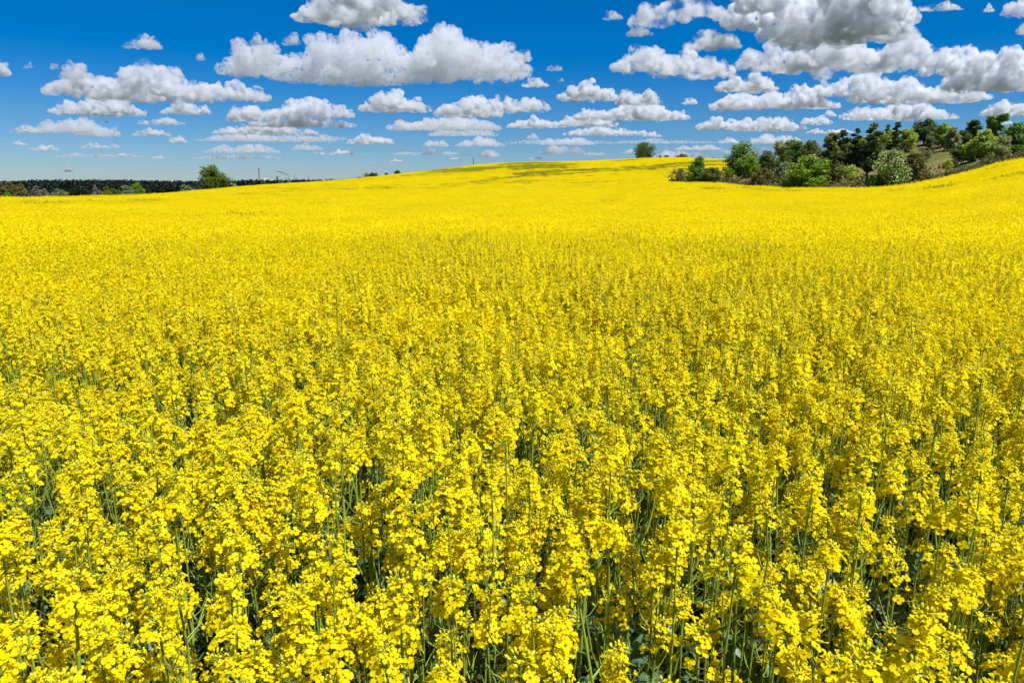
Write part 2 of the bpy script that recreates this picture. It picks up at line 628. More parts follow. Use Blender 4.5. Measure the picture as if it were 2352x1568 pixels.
def build_cloud(label, boxes, seed, thick=1.0, skin=.05, alt=1300.0, group="fair weather clouds"):
    boxes = [(a - (c - a) * .03, b - (d - b) * .05, c + (c - a) * .03, d) for a, b, c, d in boxes]
    g = random.Random(seed)
    us = [b[0] for b in boxes] + [b[2] for b in boxes]
    v_base = max(b[3] for b in boxes)
    uc = (min(us) + max(us)) / 2
    a0, t0 = ray(uc, v_base)
    D = float(np.clip((alt - EYE) / max(t0, .02), 3500, 24000))
    e = at(uc, v_base, D)
    px = (at(uc + 1, v_base, D) - e).length
    hmax = max(b[3] - b[1] for b in boxes)
    mb = MB()
    fwd = Vector((sin(a0), cos(a0), 0))
    pf = puffs(boxes, g, 1.5 * min(1.0, thick * 1.3 + .1))
    for (u, v, d, r, s) in pf:
        c = at(u, v, D) + fwd * (d * px)
        V, F = ICO2 if r > 4 else ICO1
        r *= 1.13
        mb.add(V * [r * px, r * px, r * px * s] + np.array(c[:]), F)
    vox = px * float(np.clip(hmax / 34, 1.0, 2.1))
    base = at(uc, v_base, D)
    me = mb.mesh("cloud_raw", [])
    me.transform(Matrix.Translation(-base))
    tmp = bpy.data.objects.new("cloud_raw", me)
    col.objects.link(tmp)
    rm = tmp.modifiers.new("r", 'REMESH')
    rm.mode = 'VOXEL'
    rm.voxel_size = vox
    dg = bpy.context.evaluated_depsgraph_get()
    cm = bpy.data.meshes.new_from_object(tmp.evaluated_get(dg))
    bpy.data.objects.remove(tmp)
    bpy.data.meshes.remove(me)
    n = len(cm.vertices)
    co = np.empty(n * 3, np.float32)
    no = np.empty(n * 3, np.float32)
    cm.vertices.foreach_get("co", co)
    cm.vertices.foreach_get("normal", no)
    co, no = co.reshape(-1, 3).astype(float), no.reshape(-1, 3).astype(float)
    s1, s2, s3 = hmax * px * .30, hmax * px * .11, max(hmax * px * .045, vox * 1.6)
    off = Vector((seed * 17.3, seed * 5.1, 0))
    nz = noise.noise
    disp = np.array([(.30 - abs(nz(Vector(c) / s1 + off))) * s1 * .5 + (.28 - abs(nz(Vector(c) / s2 + off))) * s2 * .6 + nz(Vector(c) / s3) * s3 * .2 for c in co])
    co += no * disp[:, None]
    low = co[:, 2] < 0
    co[low, 2] *= .35
    cm.vertices.foreach_set("co", co.astype(np.float32).ravel())
    cm.polygons.foreach_set("use_smooth", np.ones(len(cm.polygons), bool))
    key = (round(math.log(max(hmax * px / thick, 1)) * 4), skin)
    if key not in CLOUD_MATS:
        CLOUD_MATS[key] = cloud_mat("cloud_droplets", math.exp(key[0] / 4) * .20, skin, math.exp(key[0] / 4) * min(thick, 1))
    cm.materials.clear()
    cm.materials.append(CLOUD_MATS[key])
    cm.update()
    cm.name = "cloud"
    o = obj("cloud", cm, None, base)
    tag(o, label, "cloud", group)
    return n


CLOUDS = [
    ("lowest thin veil stretching over the tall chimney and the low halls", [(440, 352, 640, 366)], .3),
    ("faint long veil between the twin-humped cloud and the hill's crest", [(1150, 318, 1420, 331)], .26),
    ("hazy flat veil low over the round valley bushes", [(120, 350, 330, 362)], .26),
    ("hazy veil low between the long thin veil and the oblong cloud", [(640, 308, 800, 322)], .3),
    ("wide hazy veil low over the crest on both sides of the lone tree", [(1400, 318, 1640, 330)], .28),
    ("hazy veil just over the tops of the knoll's first trees", [(1640, 338, 1860, 352)], .3),
    ("thin hazy veil under the low bank above the mast", [(900, 346, 1080, 356)], .28),
    ("long grey-bellied cumulus cloud above the valley with the willow", [(95, 160, 300, 214), (180, 148, 520, 232), (450, 182, 622, 231)], 1.0),
    ("thin torn wisp curling up from the end of the long grey-bellied cumulus", [(135, 138, 208, 182)], .35),
    ("layered white cloud tucked directly beneath the long grey-bellied cumulus", [(114, 213, 335, 266), (370, 230, 484, 262)], .9),
    ("biggest cumulus of the sky, heaped lobes and a tall dome above the mid field",
     [(502, 103, 730, 166), (640, 130, 980, 190), (700, 66, 950, 150), (925, 44, 1130, 166), (1060, 95, 1214, 176)], 1.1),
    ("flat-bottomed cloud cut off by the upper picture edge over the biggest cumulus", [(672, -45, 980, 46)], 1.0),
    ("small lone wispy cloud floating in deep blue over the long grey-bellied cumulus", [(281, 80, 372, 113)], .45),
    ("round cloud cut off by the picture edge on the valley side", [(-30, 132, 24, 175)], .6),
    ("tiny faint puff between the lone wisp and the biggest cumulus", [(450, 120, 470, 140)], .3),
    ("small puff standing just above the tip of the biggest cumulus", [(572, 76, 606, 104)], .35),
    ("small pale puff beside the biggest cumulus, second above its lower lobe", [(648, 74, 692, 104)], .35),
    ("faint shred of cloud farthest towards the valley's edge of the sky", [(52, 143, 78, 158)], .25),
    ("faint shred of cloud touching the torn wisp", [(112, 142, 138, 160)], .25),
    ("domed cumulus with a flat grey base over the tall factory chimney", [(600, 222, 812, 270), (520, 237, 610, 276), (560, 262, 815, 292)], 1.0),
    ("low stacked cloud just under the domed cumulus above the chimney", [(490, 278, 726, 309)], .75),
    ("long thin veil of cloud above the city skyline", [(455, 301, 765, 326)], .5),
    ("thin cloud strip low over the city, under the long veil", [(475, 326, 640, 352)], .4),
    ("thin cloud strip beside the one low over the city", [(668, 327, 742, 345)], .4),
    ("bright oblong cloud low over the rising skyline of the field", [(796, 305, 905, 331)], .7),
    ("loaf-shaped cloud between the domed cumulus and the twin clouds above the hill", [(826, 209, 988, 256)], .9),
    ("twin-humped white cloud over the middle of the hill", [(1000, 217, 1150, 268), (1108, 216, 1261, 256)], .95),
    ("broad pale cloud right under the twin-humped one", [(893, 261, 1146, 299)], .7),
    ("thin pale layer below the broad pale cloud over the mast", [(985, 291, 1140, 313)], .45),
    ("low cloud bank with two bumps straight above the mast", [(972, 320, 1030, 337), (1048, 313, 1158, 336)], .6),
    ("grey layered cloud low over the far forest", [(75, 263, 240, 305), (170, 276, 278, 314)], .6),
    ("small flat cloud at the end of the grey layered cloud over the forest", [(22, 284, 100, 306)], .6),
    ("slim cloud below the layered cloud's gap, higher of the two slim ones", [(312, 268, 425, 287)], .6),
    ("slim cloud, lower of the two slim ones over the valley", [(303, 292, 392, 313)], .6),
    ("small round-topped cloud below the lower slim cloud", [(387, 309, 428, 328)], .6),
    ("pair of little flat clouds low over the brown wood", [(25, 322, 62, 334), (62, 330, 141, 346)], .5),
    ("little flat cloud low over the round bushes of the valley", [(181, 326, 252, 341), (250, 328, 276, 340)], .5),
    ("tiny bright cloud near the horizon beside the willow", [(266, 350, 290, 359)], .5),
    ("tiny bright cloud near the horizon between the valley bushes and the willow", [(345, 355, 378, 365)], .5),
    ("faint tiny cloud lowest over the dark forest", [(145, 384, 170, 395)], 1.1),
    ("flat low cloud over the city's chimneys", [(748, 343, 818, 356), (718, 347, 750, 356)], .55),
    ("tiny low cloud over the leafless bush on the skyline", [(975, 338, 1003, 349)], .5),
    ("small low cloud just beside the mast", [(1098, 340, 1150, 361)], .5),
    ("faint flat cloud on the skyline short of the mast", [(898, 365, 925, 372), (1030, 360, 1065, 367)], .9),
    ("ragged end of cloud trailing off the biggest cumulus", [(1178, 112, 1222, 140), (1176, 144, 1222, 166)], .45),
    ("small flat cloud in the gap under the ragged end of the biggest cumulus", [(1197, 177, 1259, 200)], .55),
    ("tiny shred of cloud in the wide blue gap", [(1255, 146, 1293, 163)], .18),
    ("faint puff in the wide blue gap over the hill", [(1280, 177, 1297, 188)], .25),
    ("white humped cloud with a long tail over the hilltop", [(1281, 187, 1426, 229), (1415, 205, 1521, 240)], .9),
    ("long white cloud under the humped one, above the hilltop", [(1321, 232, 1581, 275), (1450, 255, 1570, 277)], .9),
    ("slim cloud leaning on the tail of the long white one", [(1262, 259, 1418, 291)], .7),
    ("slim cloud under the twin-humped cloud, first of a chain above the hill", [(1165, 268, 1282, 294)], .7),
    ("low slim cloud in two pieces over the crest of the field", [(1296, 288, 1488, 311), (1476, 302, 1520, 315)], .65),
    ("low oval cloud above the green streaks of the hill", [(1241, 313, 1366, 333)], .6),
    ("thin pale layer below the low oval cloud", [(1241, 331, 1344, 354)], .45),
    ("small lone cloud high over the big lone tree", [(1566, 222, 1602, 240)], .6),
    ("small wisp far up in the blue near the upper edge", [(1384, 22, 1431, 46)], .3),
    ("ragged cloud high up beside the dark-bellied one", [(1441, 10, 1550, 58), (1500, -15, 1670, 40), (1438, 60, 1500, 82)], .6),
    ("great dark-bellied cloud cut off by the upper edge", [(1652, -60, 1880, 56), (1742, 0, 2100, 96), (1850, -60, 2105, 60)], 1.4),
    ("puffy ragged cloud squeezed between the ragged one and the dark-bellied one", [(1572, 62, 1700, 112)], .6),
    ("long bright cloud with a grey base and a pointed wing above the knoll", [(1406, 106, 1560, 165), (1500, 116, 1690, 175), (1690, 98, 1850, 160), (1780, 66, 2060, 164), (2000, 72, 2152, 150)], 1.1),
    ("broad cloud reaching out of the picture over the tall poplar", [(2106, 96, 2400, 175), (2160, 140, 2400, 210)], 1.0),
    ("wide layered cloud below the broad one, over the wooded knoll", [(1856, 164, 2090, 222), (1950, 170, 2270, 236)], .85),
    ("bread-shaped cloud over the pines of the knoll", [(1930, 228, 2197, 276)], .85),
    ("round white cloud perched on the oval one beside the knoll", [(1644, 167, 1784, 210)], .9),
    ("wide oval cloud under the perched round one", [(1631, 197, 1924, 252)], .95),
    ("long flat cloud low over the first tall tree of the knoll", [(1601, 264, 1740, 298), (1680, 263, 1848, 300), (1840, 264, 1912, 285)], .85),
    ("tiny cloud at the end of the wide oval cloud", [(1888, 251, 1922, 268)], .5),
    ("low cloud pair just above the first dark pines", [(1721, 304, 1796, 330), (1772, 308, 1842, 328)], .55),
    ("small low cloud over the tall pale tree", [(1650, 314, 1697, 329)], .55),
    ("thin low cloud between the lone tree and the knoll", [(1551, 331, 1660, 345)], .45),
    ("thin low cloud showing over the row of pines", [(1852, 293, 1962, 307)], .5),
    ("low flat cloud cut off by the edge beyond the poplar", [(2252, 226, 2390, 267)], .85),
    ("thin streak of cloud next to the dark-bellied one", [(2106, 2, 2211, 26)], .3),
    ("small puff in the blue near the upper corner", [(2258, 10, 2284, 28)], .35),
    ("ragged cloud in the upper corner over the broad cloud", [(2300, -10, 2390, 38), (2336, 38, 2390, 80)], .6),
    ("small cloud peeping out beside the tall poplar", [(2298, 272, 2326, 287)], .5),
    ("faint low cloud beside the lone tree on the crest", [(1430, 341, 1470, 353), (1525, 322, 1537, 330)], .4),
    ("faint cloud strip resting on the crest near the lone tree", [(1342, 348, 1392, 357)], .3),
    ("faint cloud strip on the skyline at the hill's highest point", [(1216, 357, 1246, 366)], .35),
    ("pale veil low between the lone tree and the bushes on the crest", [(1500, 343, 1625, 362)], .4),
    ("small faint puff over the low clouds above the mast", [(1209, 305, 1238, 319)], .35),
]
nv_ = 0
for i_, (lb_, bx_, th_) in enumerate(CLOUDS):
    nv_ += build_cloud(lb_, bx_, 40 + i_, th_ * (.72 if th_ < .65 else 1.0))
build_cloud("broad cloud drifting overhead, unseen, added to shade the far pine forest", [(1080, 174, 1180, 200), (1160, 172, 1280, 200)], 990, 1.6)  # unseen cloud, added above the frame so its shadow falls on the forest
shade = [o for o in col.objects if o.get("label", "").startswith("broad cloud drifting overhead")][0]
shade.location = (SUNV.x / SUNV.z * 1300 - 330, SUNV.y / SUNV.z * 1300 + 790, 1300)

# ------------------------------------------------------------------ rapeseed plants
def basis(n_, spin):
    n_ = np.asarray(n_, float)
    n_ = n_ / np.linalg.norm(n_)
    ref = np.array([0, 0, 1.]) if abs(n_[2]) < .9 else np.array([1., 0, 0])
    a = np.cross(ref, n_)
    a /= np.linalg.norm(a)
    b = np.cross(n_, a)
    return np.stack([cos(spin) * a + sin(spin) * b, -sin(spin) * a + cos(spin) * b, n_])   # rows: x, y, z axes


def flower_template(r_):
    vs, fs, ts = [], [], []
    t = np.array([.04, .34, .72, 1.0])
    for k in range(4):
        lift, L, wd = r_.uniform(-.12, .5), r_.uniform(.85, 1.1), r_.uniform(.85, 1.12)
        curl, tw = r_.uniform(.15, .6), r_.uniform(-.25, .25)
        w = np.array([.08, .28, .46, .27]) * wd
        a = k * pi / 2 + r_.uniform(-.14, .14)
        rows = []
        for i in range(4):
            for c in (-1, 0, 1):
                rad = t[i] * L * (1.0 if c == 0 else .94)
                z = lift * t[i] * L - curl * t[i] ** 2 * .6 + (.10 * abs(c) + tw * c * .3) * t[i]
                y = c * w[i]
                rows.append((rad * cos(a) - y * sin(a), rad * sin(a) + y * cos(a), z))
                ts.append([.15, .55, .7, .85][i] + r_.uniform(-.12, .12))
        b = 12 * k
        vs += rows
        fs += [(b + 3 * i + c, b + 3 * i + c + 1, b + 3 * i + c + 4, b + 3 * i + c + 3) for i in range(3) for c in range(2)]
    return np.array(vs), np.array(fs), np.array(ts)


FLOWERS = [flower_template(R) for _ in range(10)]
BUD_V = ICO1[0] * [.5, .5, 1.0]


def raceme(fl, bd, P, d, L, nfl, r_, scale=1.0, bud_n=20):
    """open flowers spiralling up the tip of a stalk (fl: petals slot 0, green slot 1) and the tuft of buds above them (bd)"""
    P, d = np.array(P), np.array(d) / np.linalg.norm(d)
    B = basis(d, r_.uniform(0, 6))
    ang = r_.uniform(0, 6)
    for i in range(nfl):
        s = (i + r_.uniform(0, .8)) / nfl
        ang += 2.4 + r_.uniform(-.4, .4)
        h = s ** .85 * L
        up = .25 + 1.15 * s ** 2 + r_.uniform(-.15, .2)
        out = cos(ang) * B[0] + sin(ang) * B[1]
        pd = out + up * d * .8 + np.array([0, 0, .15])
        pd /= np.linalg.norm(pd)
        pl = (.029 - .013 * s) * r_.uniform(.75, 1.3) * scale
        o = P + d * h
        q = o + pd * pl + np.array([0, 0, -.002])
        mid = (o + q) / 2 + d * .002
        tube(fl, [o, mid, q], [.0011, .0009, .0008], 3, 1, r_.uniform(.4, 1), cap=False)
        nrm = pd * .8 + d * (.25 + .5 * s) + np.array([r_.uniform(-.5, .5), r_.uniform(-.5, .5), r_.uniform(-.3, .45)])
        v, f, t = FLOWERS[r_.randrange(len(FLOWERS))]
        sz = r_.uniform(.0108, .0134) * scale * (1 - .25 * s ** 3)
        M3 = basis(nrm, r_.uniform(0, 6))
        lv = v * sz
        if r_.random() < .16:          # half closed or fading flower
            lv = lv * [.6, .6, 1] + np.stack([0 * v[:, 0], 0 * v[:, 0], np.hypot(v[:, 0], v[:, 1]) * sz * .7], -1)
        fl.add(q + lv @ M3, f, 0, np.clip(t + r_.uniform(-.25, .2), 0, 1))
        fl.add(q + M3[2] * .003 + ICO1[0][:, :] * .0022, ICO1[1], 2, .6)
    top = P + d * L
    tube(fl, [P, P + d * L * .5, top], [.0026 * scale, .002 * scale, .0016 * scale], 5, 1, .5, cap=False)
    for i in range(bud_n):
        s = sqrt((i + .5) / bud_n)
        a = i * 2.4
        th = s * 1.35
        dd = d * cos(th) + (cos(a) * B[0] + sin(a) * B[1]) * sin(th)
        rr_ = (.013 + .006 * s) * scale
        c = top + dd * rr_ + d * .004
        M3 = basis(dd + d * .5, 0)
        z = (.0036 + .0016 * s) * scale * r_.uniform(.8, 1.2)
        bd.add(c + (BUD_V * z) @ M3, ICO1[1], 0, np.clip(.15 + .8 * s + r_.uniform(-.25, .25), 0, 1))
        if i % 2:
            tube(bd, [top, c], [.0008, .0008], 3, 1, .6, cap=False)


def stalk_tail(mb, pts, r_, n):
    """bare pedicels and young pods under the flowers"""
    pts = np.array(pts)
    for i in range(n):
        k = r_.uniform(0, len(pts) - 1.001)
        j = int(k)
        o = pts[j] + (pts[j + 1] - pts[j]) * (k - j)
        a = r_.uniform(0, 6.28)
        out = np.array([cos(a), sin(a), 0])
        l1, l2 = r_.uniform(.018, .03), r_.uniform(.012, .05)
        m = o + (out * .9 + np.array([0, 0, .35])) * l1
        e = m + (out * .55 + np.array([0, 0, .8])) * l2
        tube(mb, [o, m, e], [.001, .0012, .0009], 3, 0, r_.uniform(.5, 1), cap=False)


def leaf_blade(mb, o, a, L, W, r_, rise):
    rows = 6
    out = np.array([cos(a), sin(a), 0])
    side = np.array([-sin(a), cos(a), 0])
    vs, ts = [], []
    for i in range(rows):
        t = i / (rows - 1)
        w = W * (sin(pi * min(t * .93 + .07, 1)) ** .7) * (1 + .22 * sin(i * 2.3 + a)) * .5
        c = o + out * L * t * cos(rise * .5) + np.array([0, 0, 1]) * (L * (rise * t - (.75 + rise * .4) * t * t) * .8)
        roll = r_.uniform(-.25, .25)
        for k in (-1, 0, 1):
            vs.append(c + side * w * k + np.array([0, 0, abs(k) * w * .35 + k * w * roll]))
            ts.append(np.clip(.5 + (.35 if k == 0 else 0) + r_.uniform(-.3, .2), 0, 1))
    fs = [(3 * i + k, 3 * i + k + 1, 3 * i + k + 4, 3 * i + k + 3) for i in range(rows - 1) for k in range(2)]
    mb.add(vs, fs, 0, ts)


def curve(p0, p1, bend, n=6):
    t = np.linspace(0, 1, n)[:, None]
    p0, p1 = np.array(p0, float), np.array(p1, float)
    return p0 + (p1 - p0) * t + np.array(bend) * (np.sin(t * pi))


def plant_parts(seed, H, nbr, rich=1.0):
    r_ = random.Random(seed)
    stem, clusters, leaves = MB(), [], []
    lean = np.array([r_.gauss(0, .11), r_.gauss(0, .11), 0])
    L0 = r_.uniform(.06, .17)
    main = curve((0, 0, 0), lean + np.array([0, 0, H - L0]), (r_.uniform(-.04, .04), r_.uniform(-.04, .04), 0), 9)
    rad = np.interp(np.linspace(0, 1, 9), [0, .6, 1], [.0065, .005, .0028]) * r_.uniform(.85, 1.2)
    tube(stem, main, rad, 7, 0, r_.uniform(.3, .8), cap=False)
    stalk_tail(stem, main[6:], r_, r_.randint(7, 14))
    dirn = main[-1] - main[-2]
    fl, bd = MB(), MB()
    raceme(fl, bd, main[-1], dirn, L0, int(r_.randint(26, 44) * rich), r_, r_.uniform(.95, 1.15), r_.randint(9, 17))
    clusters.append((fl, bd))
    a0 = r_.uniform(0, 6)
    for b in range(nbr):
        k = r_.uniform(.40, .78)
        j = k * 8
        o = main[int(j)] + (main[int(j) + 1] - main[int(j)]) * (j - int(j))
        a = a0 + b * 2.4 + r_.uniform(-.4, .4)
        reach = r_.uniform(.06, .22)
        Lb = r_.uniform(.03, .09)
        topz = H * r_.uniform(.83, 1.03) - Lb
        e = np.array([o[0] + cos(a) * reach, o[1] + sin(a) * reach, max(topz, o[2] + .08)])
        br = curve(o, e, (cos(a) * reach * .4, sin(a) * reach * .4, -.01), 7)
        tube(stem, br, np.linspace(.0034, .0018, 7), 5, 0, r_.uniform(.35, .9), cap=False)
        stalk_tail(stem, br[4:], r_, r_.randint(2, 7))
        fl, bd = MB(), MB()
        raceme(fl, bd, br[-1], br[-1] - br[-2], Lb, int(r_.randint(10, 22) * rich), r_, r_.uniform(.85, 1.08), r_.randint(6, 12))
        clusters.append((fl, bd))
        lf = MB()
        leaf_blade(lf, o, a + .2, r_.uniform(.07, .13), r_.uniform(.018, .032), r_, r_.uniform(.5, 1.1))
        leaves.append(lf)
    for q in range(3):
        z = r_.uniform(.22, .62) * H
        lf = MB()
        leaf_blade(lf, np.array([lean[0] * z, lean[1] * z, z]), r_.uniform(0, 6.28), r_.uniform(.14, .24), r_.uniform(.05, .08), r_, r_.uniform(.3, .9))
        leaves.append(lf)
    return stem, clusters, leaves


N_VAR = 14
VAR = []
for k in range(N_VAR):
    Hk = 1.19 + .27 * ((k * 5) % N_VAR) / (N_VAR - 1)
    VAR.append(plant_parts(100 + k, Hk, [6, 5, 7, 5, 6][k % 5], [1.1, 1.3, .95, 1.3, 1.0][k % 5]))

PM = [M['petal'], M['stem'], M['bud'], M['leaf'], M['unripe']]
TEMPL = bpy.data.collections.new("rapeseed_kinds")        # sources of the scattered crop
for k, (st, cl, lv) in enumerate(VAR):
    mb = MB()
    mb.merge(st, 1)
    for f_, b_ in cl:
        mb.merge(f_)
        o_ = MB()
        o_.merge(b_)
        o_.m = [np.where(x == 0, 2, 1).astype(np.int32) for x in o_.m]
        mb.merge(o_)
    for x in lv:
        mb.merge(x, 3)
    TEMPL.objects.link(bpy.data.objects.new("source_a%02d" % k, mb.mesh("rapeseed", PM)))


# the nearest plants, one thing each
def scatter(n, r0, r1, half, seed):
    g = np.random.default_rng(seed)
    r = np.sqrt(g.uniform(r0 ** 2, r1 ** 2, n))
    a = g.uniform(-half, half, n)
    return r * np.sin(a), r * np.cos(a)


DENS = 42.0
NEAR_R = 3.75
half_n = 0.80
n_near = int(33.0 * half_n * (NEAR_R ** 2 - .62 ** 2))


def spaced(x, y, dmin):
    keep = []
    cell = {}
    for i in range(len(x)):
        c = (int(x[i] // dmin), int(y[i] // dmin))
        ok = all((x[i] - x[j]) ** 2 + (y[i] - y[j]) ** 2 > dmin * dmin for a in (-1, 0, 1) for b in (-1, 0, 1) for j in cell.get((c[0] + a, c[1] + b), ()))
        if ok:
            keep.append(i)
            cell.setdefault(c, []).append(i)
    return np.array(keep)


nx, ny = scatter(n_near * 2, .62, NEAR_R, half_n, 5)
kp = spaced(nx, ny, .085)
nx, ny = nx[kp], ny[kp]
order = np.argsort(np.hypot(nx, ny))[:300]
nx, ny = nx[order][:294], ny[order][:294]
TALL = [(2060, .95, 1.03, 11, "tall rapeseed plant with a big bud-topped head at the lower corner under the knoll"),
        (50, 1.5, 1.06, 11, "tall rapeseed plant with a long bright head, outermost at the valley side"),
        (160, 1.45, 1.05, 8, "tall rapeseed plant with a thick stem, second in from the valley side"),
        (850, 1.6, 1.07, 11, "tall rapeseed plant standing above its neighbours below the willow and mast"),
        (1300, .78, .98, 5, "rapeseed plant whose head pokes up from the lower picture edge below the hilltop"),
        (1570, 1.15, 1.03, 8, "tall rapeseed plant close to the lower edge, in line with the crest bushes")]
for u_, r_, _s, _k, _l in TALL:
    a_ = float(ray(u_, 1200)[0])
    far_ = np.hypot(nx - r_ * sin(a_), ny - r_ * cos(a_)) > .09
    nx, ny = np.r_[nx[far_], r_ * sin(a_)], np.r_[ny[far_], r_ * cos(a_)]
NEAR_MAX = float(np.hypot(nx, ny).max())
N_TALL = len(nx) - len(TALL)
DATA = []
for st, cl, lv in VAR:
    DATA.append((st.mesh("stem", [M['stem']]), [(f_.mesh("flower_cluster", [M['petal'], M['stem'], M['bud']]), b_.mesh("bud_tuft", [M['bud'], M['stem']])) for f_, b_ in cl],
                 [x.mesh("leaf", [M['leaf']]) for x in lv]))
PLANT_LABELS = {}
LBL = "yellow flowering rapeseed plant, one of the many alike in the closest rows of the crop"
for i in range(len(nx)):
    k = R.randrange(N_VAR)
    x, y = float(nx[i]), float(ny[i])
    rr_ = sqrt(x * x + y * y)
    if rr_ < 1.0:
        k = [j for j in range(N_VAR) if ((j * 5) % N_VAR) < N_VAR * .85][i % 10]
    if i >= N_TALL:
        k = TALL[i - N_TALL][3]
    root = empty("rapeseed_plant", (x, y, float(ground_z(x, y)) - .01), R.uniform(0, 6.28))
    root.scale = [R.uniform(.93, 1.07)] * 3
    if i >= N_TALL:
        root.scale = [TALL[i - N_TALL][2]] * 3
    tag(root, TALL[i - N_TALL][4] if i >= N_TALL else LBL, "rapeseed plant", "rapeseed plants of the closest rows")
    sm, cls, lvs = DATA[k]
    obj("stem", sm, root)
    for f_, b_ in cls:
        c = obj("flower_cluster", f_, root)
        obj("bud_tuft", b_, c)
    for x_ in lvs:
        obj("leaf", x_, root)

# ------------------------------------------------------------------ the rest of the crop: one mass
def head_patch(seed, size, dens, q, hgt, green=0.0, m=9):
    """a square of crop seen from afar: every flower head a loose spindle of petals on its stalk"""
    g = np.random.default_rng(seed)
    mb = MB()
    n = int(size * size * dens)
    px, py = g.uniform(-size / 2, size / 2, n), g.uniform(-size / 2, size / 2, n)
    top = CROP + g.normal(0, .10, n) + hgt
    isg = g.random(n) < green
    top = np.where(isg, top - .18, top)
    # petals
    L = g.uniform(.09, .22, n)
    hh = np.repeat(np.arange(n), m)
    s = g.random(n * m)
    a = g.uniform(0, 2 * pi, n * m)
    rad = .042 * np.sqrt(g.random(n * m)) + .008
    c = np.stack([px[hh] + rad * np.cos(a), py[hh] + rad * np.sin(a), top[hh] - s * L[hh]], -1)
    e1 = g.normal(size=(n * m, 3))
    e1 /= np.linalg.norm(e1, axis=1)[:, None]
    e2 = np.cross(e1, g.normal(size=(n * m, 3)))
    e2 /= np.linalg.norm(e2, axis=1)[:, None]
    sz = g.uniform(.6, 1.2, n * m)[:, None] * q
    v = np.stack([c - e1 * sz, c + e2 * sz * .8, c + e1 * sz, c - e2 * sz * .8], 1).reshape(-1, 3)
    f = np.arange(n * m * 4).reshape(-1, 4)
    gm = isg[hh]
    t = np.repeat(np.clip(g.normal(.6, .25, n * m), 0, 1), 4)
    gd = g.random(n * m) < .85
    for sel, mat in ((~gm, 0), (gm & gd, 4), (gm & ~gd, 1)):
        if sel.any():
            fs = f[sel]
            mb.add(v[fs.ravel()], np.arange(fs.size).reshape(-1, 4), mat, t[fs.ravel()])
    # stalks
    k = n
    w = .006
    bx, by = px + g.normal(0, .04, k), py + g.normal(0, .04, k)
    v = np.stack([np.stack([bx - w, by, top - .75], -1), np.stack([bx + w, by, top - .75], -1), np.stack([px, py, top - .02], -1)], 1).reshape(-1, 3)
    mb.add(v, np.arange(3 * k).reshape(-1, 3), 1, np.repeat(g.uniform(.2, .9, k), 3))
    return mb.mesh("rapeseed_patch", PM)


PATCH = 2.5
for k in range(4):
    TEMPL.objects.link(bpy.data.objects.new("source_b%02d" % k, head_patch(300 + k, PATCH, 84, .025, 0)))
for k in range(3):
    TEMPL.objects.link(bpy.data.objects.new("source_c%02d" % k, head_patch(320 + k, PATCH, 95, .04, .02, .93)))
for k in range(3):
    TEMPL.objects.link(bpy.data.objects.new("source_d%02d" % k, head_patch(340 + k, PATCH, 112, .0138, .04, 0, 28)))
I_D = N_VAR + 7
I_B, I_C = N_VAR, N_VAR + 4
MID_R = 24.0
P_xyz, P_idx, P_rot, P_scl = [], [], [], []


